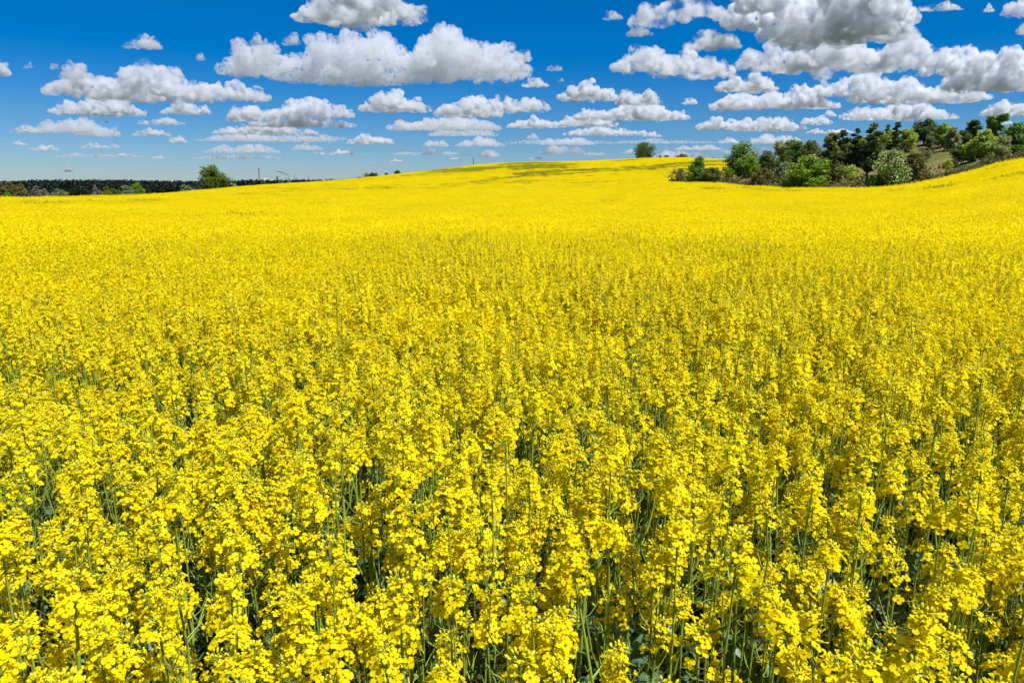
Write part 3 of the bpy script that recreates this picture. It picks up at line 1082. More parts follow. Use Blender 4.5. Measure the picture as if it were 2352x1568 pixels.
def field_points():
    g = np.random.default_rng(21)
    half = .86
    # single plants
    n = int(DENS * half * (MID_R ** 2 - NEAR_MAX ** 2))
    x, y = scatter(n, NEAR_MAX, MID_R, half, 31)
    az, r = polar(x, y)
    ok = in_field(az, r)
    # taller and shorter drifts
    x, y, r = x[ok], y[ok], r[ok]
    dr = noise2(x / .9, y / .9, 2)
    thin = thinness(x, y, surf(np.arctan2(x, y), r))
    keep = (g.random(len(x)) > .10 * (dr < .25)) & (g.random(len(x)) > thin * .6) & (g.random(len(x)) > (r - 9) / 10)
    x, y, dr = x[keep], y[keep], dr[keep]
    z = ground_z(x, y) - .01
    P_xyz.append(np.stack([x, y, z], -1))
    P_idx.append(g.integers(0, N_VAR, len(x)))
    P_rot.append(np.stack([g.normal(0, .035, len(x)), g.normal(0, .035, len(x)), g.uniform(0, 6.28, len(x))], -1))
    P_scl.append(np.clip(.92 + .16 * dr + g.normal(0, .04, len(x)), .8, 1.16))
    # the crop goes on to both sides of the viewer
    xs, ys = scatter(2600, .75, 6.0, 1.5, 33)
    azs, rs_ = polar(xs, ys)
    sel = np.abs(azs) > np.where(rs_ < NEAR_MAX, half_n, half)
    xs, ys = xs[sel], ys[sel]
    P_xyz.append(np.stack([xs, ys, ground_z(xs, ys) - .01], -1))
    P_idx.append(g.integers(0, N_VAR, len(xs)))
    P_rot.append(np.stack([g.normal(0, .035, len(xs)), g.normal(0, .035, len(xs)), g.uniform(0, 6.28, len(xs))], -1))
    P_scl.append(g.uniform(.92, 1.04, len(xs)))
    # patches
    gx = np.arange(-560, 560, PATCH * .96)
    gy = np.arange(3, 620, PATCH * .96)
    X, Y = np.meshgrid(gx, gy)
    X, Y = X.ravel() + g.uniform(-.2, .2, X.size), Y.ravel() + g.uniform(-.2, .2, X.size)
    az, r = polar(X, Y)
    ok = (g.random(len(r)) < .55 + (r - 4.4) / 4) & (r > 4.4) & (np.abs(az) < .84) & in_field(az, r) & (r < gi(az, G_RC) * 1.07)
    X, Y, az, r = X[ok], Y[ok], az[ok], r[ok]
    e = .8
    z0 = surf(az, r)
    zx = surf(*polar(X + e, Y)) - surf(*polar(X - e, Y))
    zy = surf(*polar(X, Y + e)) - surf(*polar(X, Y - e))
    th = thinness(X, Y, z0)
    bands = noise2(X / 70 + 3, (Y - .25 * X) / 5.5, 6) * .6 + noise2(X / 30, Y / 14, 7) * .4      # uneven drill rows
    th = np.maximum(th, .42 * smooth((bands - .42) / .4) * smooth((r - 45) / 60))
    green = g.random(len(X)) < th * np.where(r < 70, .4, np.where(r < 150, .7, 1.0))
    P_xyz.append(np.stack([X, Y, z0 - CROP], -1))
    fine = g.random(len(X)) > (r - 13) / 7
    P_idx.append(np.where(green, I_C + g.integers(0, 3, len(X)), np.where(fine, I_D + g.integers(0, 3, len(X)), I_B + g.integers(0, 4, len(X)))))
    yaw = g.integers(0, 4, len(X)) * (pi / 2)
    rots = []
    for a, b, w in zip(zx / (2 * e), zy / (2 * e), yaw):
        nrm = Vector((-a, -b, 1)).normalized()
        q = Vector((0, 0, 1)).rotation_difference(nrm).to_matrix() @ Matrix.Rotation(w, 3, 'Z')
        rots.append(q.to_euler()[:])
    P_rot.append(np.array(rots))
    P_scl.append(g.uniform(.97, 1.06, len(X)))


field_points()


def canopy_sheet():
    """the closed tangle of stems and lower flowers between the heads"""
    az = np.arange(-.86, .8601, .0045)
    rr = np.geomspace(5, 520, 520)
    A, Rr = np.meshgrid(az, rr, indexing='ij')
    S = surf(A, Rr)
    x, y = Rr * np.sin(A), Rr * np.cos(A)
    Z = S - .34 - .45 * (1 - smooth((Rr - 5) / 16.0)) + (noise2(x / .7, y / .7, 4) - .5) * .22
    v = np.stack([x, y, Z], -1).reshape(-1, 3)
    na, nr = A.shape
    i, j = np.meshgrid(np.arange(na - 1), np.arange(nr - 1), indexing='ij')
    f = np.stack([i * nr + j, (i + 1) * nr + j, (i + 1) * nr + j + 1, i * nr + j + 1], -1).reshape(-1, 4)
    am, rm = (A[:-1, :-1] + A[1:, 1:]) / 2, (Rr[:-1, :-1] + Rr[1:, 1:]) / 2
    ok = (in_field(am, rm) & (rm < gi(am, G_RC) * 1.07)).ravel()
    th = thinness(x.ravel(), y.ravel(), S.ravel())
    return v, f[ok], th


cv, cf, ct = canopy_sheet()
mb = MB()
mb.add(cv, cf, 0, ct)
pts = np.concatenate(P_xyz)
mb.add(pts, np.zeros((0, 4), int), 0, 0)
mb.f.pop()
mb.m.pop()
m, n, l = new_mat("crop_canopy")
out = n.new("ShaderNodeOutputMaterial")
pb = n.new("ShaderNodeBsdfPrincipled")
pb.inputs['Roughness'].default_value = .9
pb.inputs['Specular IOR Level'].default_value = .1
tc = n.new("ShaderNodeTexCoord")
nz = n.new("ShaderNodeTexNoise")
nz.inputs['Scale'].default_value = 7.0
nz.inputs['Detail'].default_value = 6
l.new(tc.outputs['Object'], nz.inputs['Vector'])
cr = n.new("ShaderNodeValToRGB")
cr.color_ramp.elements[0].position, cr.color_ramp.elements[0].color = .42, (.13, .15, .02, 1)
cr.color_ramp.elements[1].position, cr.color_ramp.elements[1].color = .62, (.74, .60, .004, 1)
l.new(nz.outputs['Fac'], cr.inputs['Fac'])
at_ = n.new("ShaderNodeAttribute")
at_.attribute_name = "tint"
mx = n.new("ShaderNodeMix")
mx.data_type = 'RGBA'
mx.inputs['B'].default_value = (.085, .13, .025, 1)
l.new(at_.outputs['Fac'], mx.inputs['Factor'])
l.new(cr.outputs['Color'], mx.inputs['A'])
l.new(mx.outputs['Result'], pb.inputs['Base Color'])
l.new(pb.outputs[0], out.inputs['Surface'])
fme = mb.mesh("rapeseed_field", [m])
nv, npnt = len(cv), len(pts)
for nm, ty, dat in (("scatter_on", 'BOOLEAN', np.r_[np.zeros(nv, bool), np.ones(npnt, bool)]),
                    ("scatter_kind", 'INT', np.r_[np.zeros(nv, np.int32), np.concatenate(P_idx).astype(np.int32)]),
                    ("scatter_size", 'FLOAT', np.r_[np.ones(nv, np.float32), np.concatenate(P_scl).astype(np.float32)])):
    a_ = fme.attributes.new(nm, ty, 'POINT')
    a_.data.foreach_set("value", dat)
a_ = fme.attributes.new("scatter_turn", 'FLOAT_VECTOR', 'POINT')
a_.data.foreach_set("vector", np.vstack([np.zeros((nv, 3)), np.concatenate(P_rot)]).astype(np.float32).ravel())
field = obj("rapeseed_field", fme)
tag(field, "vast bright yellow rapeseed crop rolling back over the hillside to the skyline", "rapeseed field", kind="stuff")

ng = bpy.data.node_groups.new("crop_scatter", 'GeometryNodeTree')
ng.interface.new_socket("Geometry", in_out='INPUT', socket_type='NodeSocketGeometry')
ng.interface.new_socket("Geometry", in_out='OUTPUT', socket_type='NodeSocketGeometry')
gn, gl = ng.nodes, ng.links
g_in, g_out = gn.new("NodeGroupInput"), gn.new("NodeGroupOutput")


def attr(nm, ty):
    q = gn.new("GeometryNodeInputNamedAttribute")
    q.data_type = ty
    q.inputs['Name'].default_value = nm
    return q.outputs['Attribute']


ci = gn.new("GeometryNodeCollectionInfo")
ci.inputs['Collection'].default_value = TEMPL
ci.inputs['Separate Children'].default_value = True
ci.inputs['Reset Children'].default_value = True
ip = gn.new("GeometryNodeInstanceOnPoints")
ip.inputs['Pick Instance'].default_value = True
gl.new(g_in.outputs[0], ip.inputs['Points'])
gl.new(attr("scatter_on", 'BOOLEAN'), ip.inputs['Selection'])
gl.new(ci.outputs[0], ip.inputs['Instance'])
gl.new(attr("scatter_kind", 'INT'), ip.inputs['Instance Index'])
gl.new(attr("scatter_turn", 'FLOAT_VECTOR'), ip.inputs['Rotation'])
gl.new(attr("scatter_size", 'FLOAT'), ip.inputs['Scale'])
jn = gn.new("GeometryNodeJoinGeometry")
gl.new(g_in.outputs[0], jn.inputs[0])
gl.new(ip.outputs[0], jn.inputs[0])
gl.new(jn.outputs[0], g_out.inputs[0])
md = field.modifiers.new("crop_scatter", 'NODES')
md.node_group = ng


# ------------------------------------------------------------------ trees and bushes
def tmat(name, c1, c2, tr=.35):
    return leaf_mat(name, c1, c2, trans=tr, rough=.6, spec=.15)


FOL = {
    'green': tmat("green_leaves", (0.078, 0.166, 0.026), (0.199, 0.332, 0.048)),
    'vivid': tmat("vivid_spring_leaves", (.11, .21, .012), (.26, .38, .03), .42),
    'lime': tmat("lime_spring_leaves", (0.224, 0.318, 0.028), (0.468, 0.561, 0.075), .45),
    'pale': tmat("pale_young_leaves", (0.221, 0.264, 0.085), (0.459, 0.493, 0.204), .4),
    'olive': tmat("olive_leaves", (0.103, 0.126, 0.027), (0.230, 0.240, 0.065)),
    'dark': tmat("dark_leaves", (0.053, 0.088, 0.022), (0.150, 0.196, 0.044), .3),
    'pine': tmat("pine_needles", (0.048, 0.084, 0.030), (0.143, 0.188, 0.060), .2),
    'juniper': tmat("juniper_needles", (.006, .010, .006), (.016, .022, .012), .1),
    'greygreen': tmat("grey_green_leaves", (0.137, 0.176, 0.069), (0.293, 0.332, 0.156)),
    'brown': tmat("brown_budding_twigs", (.12, .11, .03), (.22, .20, .06), .3),
    'greytwig': tmat("grey_twigs", (0.170, 0.145, 0.102), (0.357, 0.306, 0.230), .2),
    'willow': tmat("willow_leaves", (0.085, 0.128, 0.010), (0.221, 0.264, 0.034), .4),
    'white': tmat("white_blossom", (.56, .57, .25), (.80, .79, .43), .4),
}


def cards(mb, c, size, g, tint, flat=.0, droop=0.0):
    """leaf sprays: small folded faces spread round the points c"""
    n = len(c)
    e1 = g.normal(size=(n, 3))
    e1[:, 2] = e1[:, 2] * (1 - flat) - droop
    e1 /= np.linalg.norm(e1, axis=1)[:, None]
    e2 = np.cross(e1, g.normal(size=(n, 3)))
    e2 /= np.linalg.norm(e2, axis=1)[:, None] + 1e-9
    s = (size * g.uniform(.55, 1.25, n))[:, None]
    v = np.stack([c - e1 * s, c + e2 * s * .55 - e1 * s * .1, c + e1 * s, c - e2 * s * .55 + e1 * s * .1], 1).reshape(-1, 3)
    mb.add(v, np.arange(4 * n).reshape(-1, 4), 0, np.repeat(tint, 4))


def limb(mb, p0, p1, r0, r1, g, wob=.08, n=6):
    p0, p1 = np.array(p0, float), np.array(p1, float)
    L = np.linalg.norm(p1 - p0)
    t = np.linspace(0, 1, n)
    pts = p0 + (p1 - p0) * t[:, None] + g.normal(0, wob * L * .3, (n, 3)) * np.sin(t * pi)[:, None]
    tube(mb, pts, r0 + (r1 - r0) * t, 6, 0, .5)
    return pts


def tree_meshes(kind, H, W, seed):
    """trunk with limbs, crown of leaf sprays in uneven clumps, blossom where there is any; base at the origin"""
    g = np.random.default_rng(seed)
    tk, cr, bl = MB(), MB(), MB()
    hw = W / 2
    shape = kind
    lo, nl = .12, 20
    if shape in ('bush', 'dome', 'blossom'):
        lo, nl = .02, 16
    if shape == 'pine':
        lo, nl = .22, 17
    if shape == 'column':
        lo, nl = .03, 12
    if shape == 'sapling':
        lo, nl = .30, 9
    if shape == 'vase':
        lo, nl = .12, 11
    # clump centres
    cs, rs = [], []
    for i in range(nl):
        f = (i + g.uniform(.2, .8)) / nl
        z = lo + (1 - lo) * f
        if shape in ('bush', 'dome', 'blossom'):
            env = sqrt(max(1 - (f * .98) ** 2.2, .04))
        elif shape == 'pine':
            env = (1.0 - .62 * f ** 1.5) * g.uniform(.75, 1.1) if f > .1 else .6
        elif shape == 'column':
            env = sin(pi * min(max(.12 + f * .86, 0), 1)) ** .6
        elif shape == 'vase':
            env = .3 + .75 * f if f < .75 else 1.0 - (f - .75) * 1.3
        elif shape == 'pointed':
            env = (1 - f) ** .75 * .95 + .1
        elif shape == 'willow':
            env = .95 if f < .42 else (1.0 - .45 * ((f - .42) / .58) ** 1.8)
        else:
            env = sin(pi * min(.2 + f * .76, 1)) ** .65
        a = i * 2.4 + g.uniform(-.5, .5)
        rad = env * hw * (g.uniform(.35, .78) if i % 4 else g.uniform(0, .3))
        cs.append((rad * cos(a), rad * sin(a), z * H * .93))
        rs.append(max(env, .3) * hw * g.uniform(.34, .56))
    cs, rs = np.array(cs), np.array(rs)
    rs = np.minimum(rs, .23 * H + .02)
    # trunk and limbs
    tr = max(.012 * H, .02 * sqrt(W * H)) * (1.3 if shape in ('round', 'willow') else 1)
    th = H * (.9 if shape in ('column', 'pointed', 'pine') else .62 if lo > .05 else .4)
    tp = limb(tk, (0, 0, -.3), (g.normal(0, .03 * W), g.normal(0, .03 * W), th), tr * 1.25, tr * .3, g, .1, 8)
    for c in cs[::1]:
        k = int(np.clip((c[2] / th) * .62 * 7, 1, 6))
        limb(tk, tp[k], c, tr * .42, tr * .1, g, .14, 5)
    if shape in ('bush', 'blossom', 'twig'):
        for q in range(5):
            a = g.uniform(0, 6.28)
            limb(tk, (g.normal(0, .06 * W), g.normal(0, .06 * W), -.2), (cos(a) * hw * .6, sin(a) * hw * .6, H * g.uniform(.4, .75)), tr * .6, tr * .12, g, .1)
    if shape == 'twig':
        for c in cs:
            for q in range(7):
                d = g.normal(size=3)
                d[2] = abs(d[2]) * .9
                limb(tk, c * [.7, .7, .85], c + d / np.linalg.norm(d) * rs[i % len(rs)] * 1.25, tr * .13, tr * .05, g, .1, 4)
    area = W * H
    size = float(np.clip(.030 * sqrt(area) + .045, .07, .34))
    n_leaf = 4200 if shape not in ('twig', 'sapling') else 900
    if shape == 'willow':
        n_leaf = 7000
    if area < 6:
        n_leaf = int(n_leaf * .55)
    per = (rs ** 2) / (rs ** 2).sum()
    for i, c in enumerate(cs):
        m = int(n_leaf * per[i]) + 8
        d = g.normal(size=(m, 3))
        d /= np.linalg.norm(d, axis=1)[:, None]
        # uneven shell of sprays, thinner underneath
        lump = 1 + .28 * np.sin(d[:, 0] * 5 + i) * np.sin(d[:, 1] * 4 + 2 * i) + .2 * np.sin(d[:, 2] * 7 + i * 1.7)
        rad = rs[i] * lump * (1 - np.abs(g.normal(0, .30, m)))
        p = c + d * rad[:, None] * [1, 1, .86 if shape != 'vase' else 1.5]
        if shape == 'pine':
            p[:, 2] = c[2] + (p[:, 2] - c[2]) * .9
        p[:, 2] = np.maximum(p[:, 2], .03)
        tint = np.clip(.45 + g.normal(0, .14) + g.normal(0, .22, m), 0, 1)
        cards(cr, p, size, g, tint, .15 if shape != 'pine' else .5, .55 if shape == 'willow' else 0)
    # stray sprays that break the outline
    k = n_leaf // 9
    i = g.integers(0, nl, k)
    d = g.normal(size=(k, 3))
    d[:, 2] = np.abs(d[:, 2]) * 1.1
    d /= np.linalg.norm(d, axis=1)[:, None]
    p = cs[i] + d * (rs[i] * g.uniform(.95, 1.38, k))[:, None]
    p[:, 2] = np.maximum(p[:, 2], .03)
    cards(cr, p, size * .8, g, g.uniform(.3, 1, k))
    return tk, cr, (cs, rs, g, size)


def fit(mb, H, W):
    """scale the crown so that the outline has the height and width seen in the photo"""
    v = np.concatenate(mb.v)
    zt = np.quantile(v[:, 2], .995)
    xw = np.quantile(v[:, 0], .993) - np.quantile(v[:, 0], .007)
    return np.array([W / xw, W / xw, H / zt])


KN = "trees and bushes on the knoll"


def plant_tree(name, label, cat, shape, fol, u, vb, vt, w, r=None, seed=0, group=None, blossom=0.0, bark=None, blossom_up=0.0):
    a, tb = ray(u, vb)
    tt = ray(u, vt)[1]
    a = float(a)
    if r is None:
        rs = np.arange(96.0, 262.0, .5)
        gz = np.array([float(ground_z(q * sin(a), q * cos(a))) for q in rs])
        T = (gz - EYE) / rs
        Re = float(gi(a, G_RE))
        ok = (rs > Re + 1.5)
        hit = np.where(ok & (T >= tb))[0]
        r = rs[hit[0]] if len(hit) else Re + 12.0
    x, y = r * sin(a), r * cos(a)
    z = float(ground_z(x, y))
    H = EYE + tt * r - z
    W = w * r * cos(a) ** 2 / FPX * (1.12 if group == KN else 1.0)
    tk, cr, (cs, rs_, g, size) = tree_meshes(shape, H, W, seed)
    k = fit(cr, H, W)
    root = empty(name, (x, y, z))
    tag(root, label, cat, group)
    for m_ in (tk, cr):
        m_.v = [q * k for q in m_.v]
    tkm = tk.mesh("trunk", [bark or M['bark']])
    crm = cr.mesh("crown", [FOL[fol]])
    obj("trunk", tkm, root)
    c = obj("crown", crm, root)
    if blossom:
        b = MB()
        n = int(2600 * blossom)
        i = g.integers(0, len(cs), n)
        if blossom_up:
            order_ = np.argsort(cs[:, 2])
            i = order_[g.integers(int(len(cs) * blossom_up), len(cs), n)]
        d = g.normal(size=(n, 3))
        d /= np.linalg.norm(d, axis=1)[:, None]
        # blossom sits in sprays along the outer twigs
        key = np.round(d * 2.2)
        d = d * .55 + key / (np.linalg.norm(key, axis=1)[:, None] + 1e-6) * .45
        p = cs[i] + d * (rs_[i] * g.uniform(.85, 1.25, n))[:, None]
        p[:, 2] = np.maximum(p[:, 2], .05)
        cards(b, p * k, size * .7, g, g.uniform(0, 1, n))
        obj("blossom", b.mesh("blossom", [FOL['white']]), c)
    return root


K = [
    ('bush', 'bush', 'twig', 'brown', "low spreading brown bush with bare dark branches at the tip of the knoll strip", 1560, 419, 386, 43, {}),
    ('bush', 'bush', 'pointed', 'green', "dark green bush with a pointed top beside the bare brown bush", 1603, 420, 362, 40, {}),
    ('bush', 'bush', 'bush', 'olive', "low olive-brown bush filling the strip behind the pointed dark bush", 1634, 420, 385, 36, {}),
    ('young_tree', 'tree', 'sapling', 'vivid', "small bright green tree on a thin trunk at the end of the bush strip", 1670, 416, 384, 21, {}),
    ('broadleaf_tree', 'tree', 'round', 'green', "tall pale-green tree with creamy blossom in its top, first of the knoll's tall trees", 1698, 411, 329, 64, dict(blossom=.13, blossom_up=.45)),
    ('young_tree', 'tree', 'column', 'vivid', "narrow bright green young tree at the foot of the tall blossoming one", 1722, 413, 362, 25, {}),
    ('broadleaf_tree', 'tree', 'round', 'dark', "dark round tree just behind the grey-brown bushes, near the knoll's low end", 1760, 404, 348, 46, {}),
    ('bush', 'bush', 'bush', 'brown', "grey-brown bush at the crop's edge below the dark round tree", 1752, 427, 388, 47, {}),
    ('bush', 'bush', 'bush', 'greygreen', "pale greyish bush with a dusting of blossom next to the vivid green bush", 1800, 426, 374, 42, dict(blossom=.2, blossom_up=.3)),
    ('broadleaf_tree', 'tree', 'vase', 'pale', "tall light-green tree with loose upright top above the pale greyish bush", 1800, 385, 323, 36, {}),
    ('broadleaf_tree', 'tree', 'round', 'green', "mid-green tree leaning against the loose upright pale one", 1829, 382, 325, 36, {}),
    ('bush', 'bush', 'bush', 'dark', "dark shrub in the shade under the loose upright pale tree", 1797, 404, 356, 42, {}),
    ('bush', 'bush', 'bush', 'vivid', "big vivid green bush at the crop's edge, brightest of the knoll", 1852, 431, 359, 76, dict(blossom=.05, blossom_up=.6)),
    ('broadleaf_tree', 'tree', 'round', 'olive', "olive tree showing its top over the vivid green bush", 1858, 378, 323, 40, {}),
    ('broadleaf_tree', 'tree', 'pointed', 'olive', "tall dark tree reaching from the crop's edge up to the sky beside the vivid bush", 1901, 428, 308, 58, {}),
    ('pine_tree', 'pine', 'pine', 'pine', "dark pine on the ridge, lowest in the row of pines", 1933, 342, 301, 38, {}),
    ('bush', 'bush', 'bush', 'lime', "small lime-green bush in front of the lowest pine", 1943, 353, 321, 22, {}),
    ('small_tree', 'tree', 'twig', 'greytwig', "grey twiggy little tree with a dark trunk under the tall dark tree", 1911, 426, 390, 34, {}),
    ('pine_tree', 'pine', 'pine', 'pine', "narrow dark pine between the lowest pine and the broad pine group", 1965, 338, 297, 27, {}),
    ('round_tree', 'tree', 'round', 'lime', "rounded yellow-green tree on the slope under the narrow pine", 1973, 357, 315, 35, {}),
    ('pine_tree', 'pine', 'pine', 'pine', "broad dark pine on the ridge above the two junipers", 2000, 334, 287, 44, {}),
    ('broadleaf_tree', 'tree', 'bush', 'lime', "yellow-green tree clump in front of the broad dark pine", 2010, 348, 301, 38, {}),
    ('broadleaf_tree', 'tree', 'pointed', 'green', "mid-green tree with a pointed crown between two dark pines", 2035, 341, 287, 24, {}),
    ('pine_tree', 'pine', 'pine', 'pine', "slim dark pine next to the pointed green tree", 2056, 333, 283, 27, {}),
    ('broadleaf_tree', 'tree', 'round', 'lime', "yellow-green tree at the foot of the slim pine", 2045, 348, 300, 34, {}),
    ('broadleaf_tree', 'tree', 'round', 'lime', "yellow-green tree standing between the slim pine and the largest pine", 2081, 349, 297, 34, {}),
    ('bush', 'bush', 'bush', 'dark', "dark olive bush on the slope behind the white blossoming tree", 2050, 350, 323, 40, {}),
    ('pine_tree', 'pine', 'pine', 'pine', "largest dark pine, broad and heavy on the top of the knoll", 2124, 333, 275, 58, {}),
    ('small_tree', 'tree', 'column', 'greygreen', "small grey-green tree at the foot of the largest pine", 2134, 340, 305, 21, {}),
    ('broadleaf_tree', 'tree', 'round', 'lime', "airy yellow-green tree on the ridge past the largest pine", 2163, 341, 284, 28, {}),
    ('broadleaf_tree', 'tree', 'round', 'pale', "light green tree standing beside the bare brown slope", 2184, 348, 293, 30, {}),
    ('pine_tree', 'pine', 'pine', 'pine', "ragged dark pine with gaps in its crown, nearest the poplar", 2229, 336, 277, 36, {}),
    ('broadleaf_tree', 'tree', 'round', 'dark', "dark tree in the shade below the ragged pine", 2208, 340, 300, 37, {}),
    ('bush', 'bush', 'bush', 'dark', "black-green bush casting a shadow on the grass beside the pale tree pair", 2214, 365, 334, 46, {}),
    ('broadleaf_tree', 'tree', 'bush', 'lime', "big pale yellow-green tree in front of the poplar", 2254, 367, 300, 56, dict(blossom=.04, blossom_up=.3)),
    ('broadleaf_tree', 'tree', 'bush', 'pale', "pale tree with cream blossom on its sunny side, beside the big pale one", 2297, 367, 311, 38, dict(blossom=.22)),
    ('poplar_tree', 'poplar', 'vase', 'green', "tall forked poplar rising above all other trees of the knoll", 2281, 330, 264, 38, {}),
    ('broadleaf_tree', 'tree', 'round', 'green', "large spreading green tree cut off by the picture edge", 2340, 340, 283, 74, dict(blossom=.1, blossom_up=.4)),
    ('bush', 'bush', 'bush', 'green', "low green hedge-like bush under the large spreading tree", 2333, 356, 334, 46, {}),
    ('juniper_tree', 'juniper', 'column', 'juniper', "black columnar juniper above the white blossoming tree, taller of two", 2000, 371, 330, 13, {}),
    ('juniper_tree', 'juniper', 'column', 'juniper', "black columnar juniper, smaller one uphill of its twin", 2012, 346, 327, 9, {}),
    ('bush', 'bush', 'bush', 'greygreen', "grey-green bush next to the two black junipers", 2020, 366, 334, 25, {}),
    ('blossoming_tree', 'tree', 'blossom', 'green', "white blossoming tree at the crop's edge in front of the knoll", 2038, 429, 347, 70, dict(blossom=1.0, blossom_up=.15)),
    ('bush', 'bush', 'bush', 'brown', "wide brown-green bush with fine twigs beside the white blossoming tree", 2093, 415, 352, 70, {}),
    ('small_tree', 'tree', 'sapling', 'lime', "small yellow-green tree with a visible dark trunk at the crop's edge", 1951, 427, 379, 36, dict(blossom=.05)),
    ('bush', 'bush', 'bush', 'lime', "small lone yellow-green bush in the grass near the crop's climbing edge", 2175, 388, 369, 22, {}),
    ('young_tree', 'tree', 'sapling', 'greygreen', "thin young tree on the grass slope left bare of bushes, by the taller juniper", 1982, 371, 336, 18, {}),
    ('bush', 'bush', 'bush', 'olive', "green bush tucked under the white blossoming tree's low branches", 2020, 430, 401, 28, {}),
    ('bush', 'bush', 'twig', 'brown', "brown twiggy bush below the yellow-green tree by the largest pine", 2079, 352, 321, 24, {}),
    ('bush', 'bush', 'twig', 'brown', "little leafless bush on the middle of the grass slope", 2128, 368, 348, 16, {}),
    ('bush', 'bush', 'dome', 'greygreen', "smooth pale dome-shaped bush on the slope under the lowest pine", 1942, 357, 340, 33, {}),
    ('bush', 'bush', 'bush', 'lime', "low bright bush behind the wide brown-green bush", 2126, 409, 393, 23, {}),
    ('bush', 'bush', 'bush', 'lime', "yellow-green bush on the ridge between the tall dark tree and lowest pine", 1930, 353, 325, 28, {}),
    ('small_tree', 'tree', 'vase', 'pale', "willowy pale little tree touching the tall dark tree's top", 1913, 352, 308, 30, {}),
]
for i_, (nm, cat, sh, fo, lb, u, vb, vt, w, kw) in enumerate(K):
    plant_tree(nm, lb, cat, sh, fo, u, vb, vt, w, None, 500 + i_, KN, bark=M['dark_bark'], **kw)

VG = "trees and bushes along the valley"
VL = [
    ('small_tree', 'tree', 'round', 'brown', "brown budding tree of the wood, cut off by the picture edge", 4, 456, 419, 34, 270),
    ('small_tree', 'tree', 'round', 'brown', "tallest brown budding tree of the wood at the valley's edge", 27, 456, 418, 36, 275),
    ('small_tree', 'tree', 'round', 'brown', "brown budding tree ending the wood towards the pale twiggy trees", 52, 456, 424, 32, 262),
    ('bush', 'bush', 'bush', 'green', "green bush at the foot of the tallest brown budding tree", 20, 458, 441, 34, 235),
    ('bush', 'bush', 'bush', 'olive', "dull green bush at the foot of the wood's last brown tree", 56, 458, 440, 30, 235),
    ('small_tree', 'tree', 'twig', 'greytwig', "pale grey leafless tree next to the brown wood", 86, 456, 427, 24, 255),
    ('small_tree', 'tree', 'twig', 'greytwig', "pale grey leafless tree, lower and farther from the brown wood", 104, 456, 433, 22, 255),
    ('bush', 'bush', 'dome', 'greygreen', "round olive bush standing alone between the grey trees and the reeds", 139, 456, 435, 41, 240),
    ('small_tree', 'tree', 'twig', 'greytwig', "greyish bare little tree at the end of the reed strip", 222, 454, 426, 22, 265),
    ('bush', 'bush', 'dome', 'willow', "round golden-green bush, first of the row of three", 250, 454, 430, 43, 245),
    ('bush', 'bush', 'dome', 'greygreen', "round grey-green bush in the middle of the row of three", 293, 453, 427, 36, 250),
    ('round_tree', 'tree', 'round', 'vivid', "bright green rounded tree, last of the row of three in the valley", 318, 452, 421, 37, 262),
    ('bush', 'bush', 'bush', 'green', "low bush peeping between the golden-green and grey-green round bushes", 275, 453, 437, 16, 240),
    ('bush', 'bush', 'dome', 'greygreen', "grey-green round bush near the big willow", 426, 446, 425, 37, 255),
    ('bush', 'bush', 'dome', 'green', "very low bush on the crop's skyline before the grey-green round bush", 400, 448, 441, 14, 230),
    ('bush', 'bush', 'bush', 'greygreen', "small grey bush squeezed beside the willow's brown neighbour", 449, 443, 431, 14, 262),
    ('bush', 'bush', 'bush', 'brown', "brown bush touching the foot of the big willow", 458, 442, 428, 19, 268),
    ('willow_tree', 'willow', 'willow', 'willow', "big golden-green willow with a double top above the valley", 490, 438, 381, 60, 300),
    ('blossoming_bush', 'bush', 'pointed', 'pale', "pale creamy pointed bush just past the big willow", 537, 432, 414, 24, 300),
    ('bush', 'bush', 'bush', 'green', "tiny dark bush on the crop's skyline past the creamy pointed bush", 574, 429, 422, 10, 300),
    ('bush', 'bush', 'bush', 'brown', "brown bare bush below the tall chimney", 605, 427, 416.5, 24, 330),
    ('bush', 'bush', 'bush', 'green', "dark green trimmed-looking bush below the city", 646, 424, 415, 23, 350),
    ('bush', 'bush', 'bush', 'pale', "whitish bush right beside the dark green bush below the city", 664, 423, 414.5, 13, 350),
    ('bush', 'bush', 'bush', 'willow', "low bush on the skyline where the forest ends", 752, 418, 412.5, 12, 330),
    ('bush', 'bush', 'bush', 'olive', "tiny bush first on the bare skyline past the forest", 790, 415, 411, 10, 345),
    ('bush', 'bush', 'bush', 'olive', "tiny bush second on the bare skyline past the forest", 803, 414, 409.5, 13, 350),
    ('bush', 'bush', 'bush', 'greygreen', "flat bush against the sky before the leafless skyline tree", 828, 412, 406, 16, 360),
    ('bush', 'bush', 'twig', 'greytwig', "leafless grey shrub against the sky on the crop's skyline", 842, 410, 397, 14, 368),
    ('bush', 'bush', 'bush', 'dark', "dense dark bush right after the leafless shrub on the skyline", 857, 409, 397, 24, 372),
    ('bush', 'bush', 'bush', 'olive', "little pointed bush on the skyline after the dense dark one", 888, 405, 397, 10, 384),
    ('bush', 'bush', 'bush', 'green', "last green bush on the climbing skyline before the mast", 913, 402, 391, 15, 395),
    ('lone_tree', 'tree', 'round', 'dark', "big lone dark tree standing on the crest of the field", 1478, 367, 327, 48, 460),
    ('bush', 'bush', 'pointed', 'dark', "small dark bush on the crest, first beside the lone tree", 1516, 366, 356, 10, 458),
    ('bush', 'bush', 'dome', 'olive', "small rounded brownish bush on the crest, second beside the lone tree", 1530, 366, 356.5, 11, 458),
    ('bush', 'bush', 'bush', 'olive', "wider low bush on the crest midway to the knoll", 1567, 366, 354, 23, 458),
    ('bush', 'bush', 'twig', 'greytwig', "tiny bare bush on the crest just before the knoll's tall tree", 1638, 368, 360, 8, 456),
]
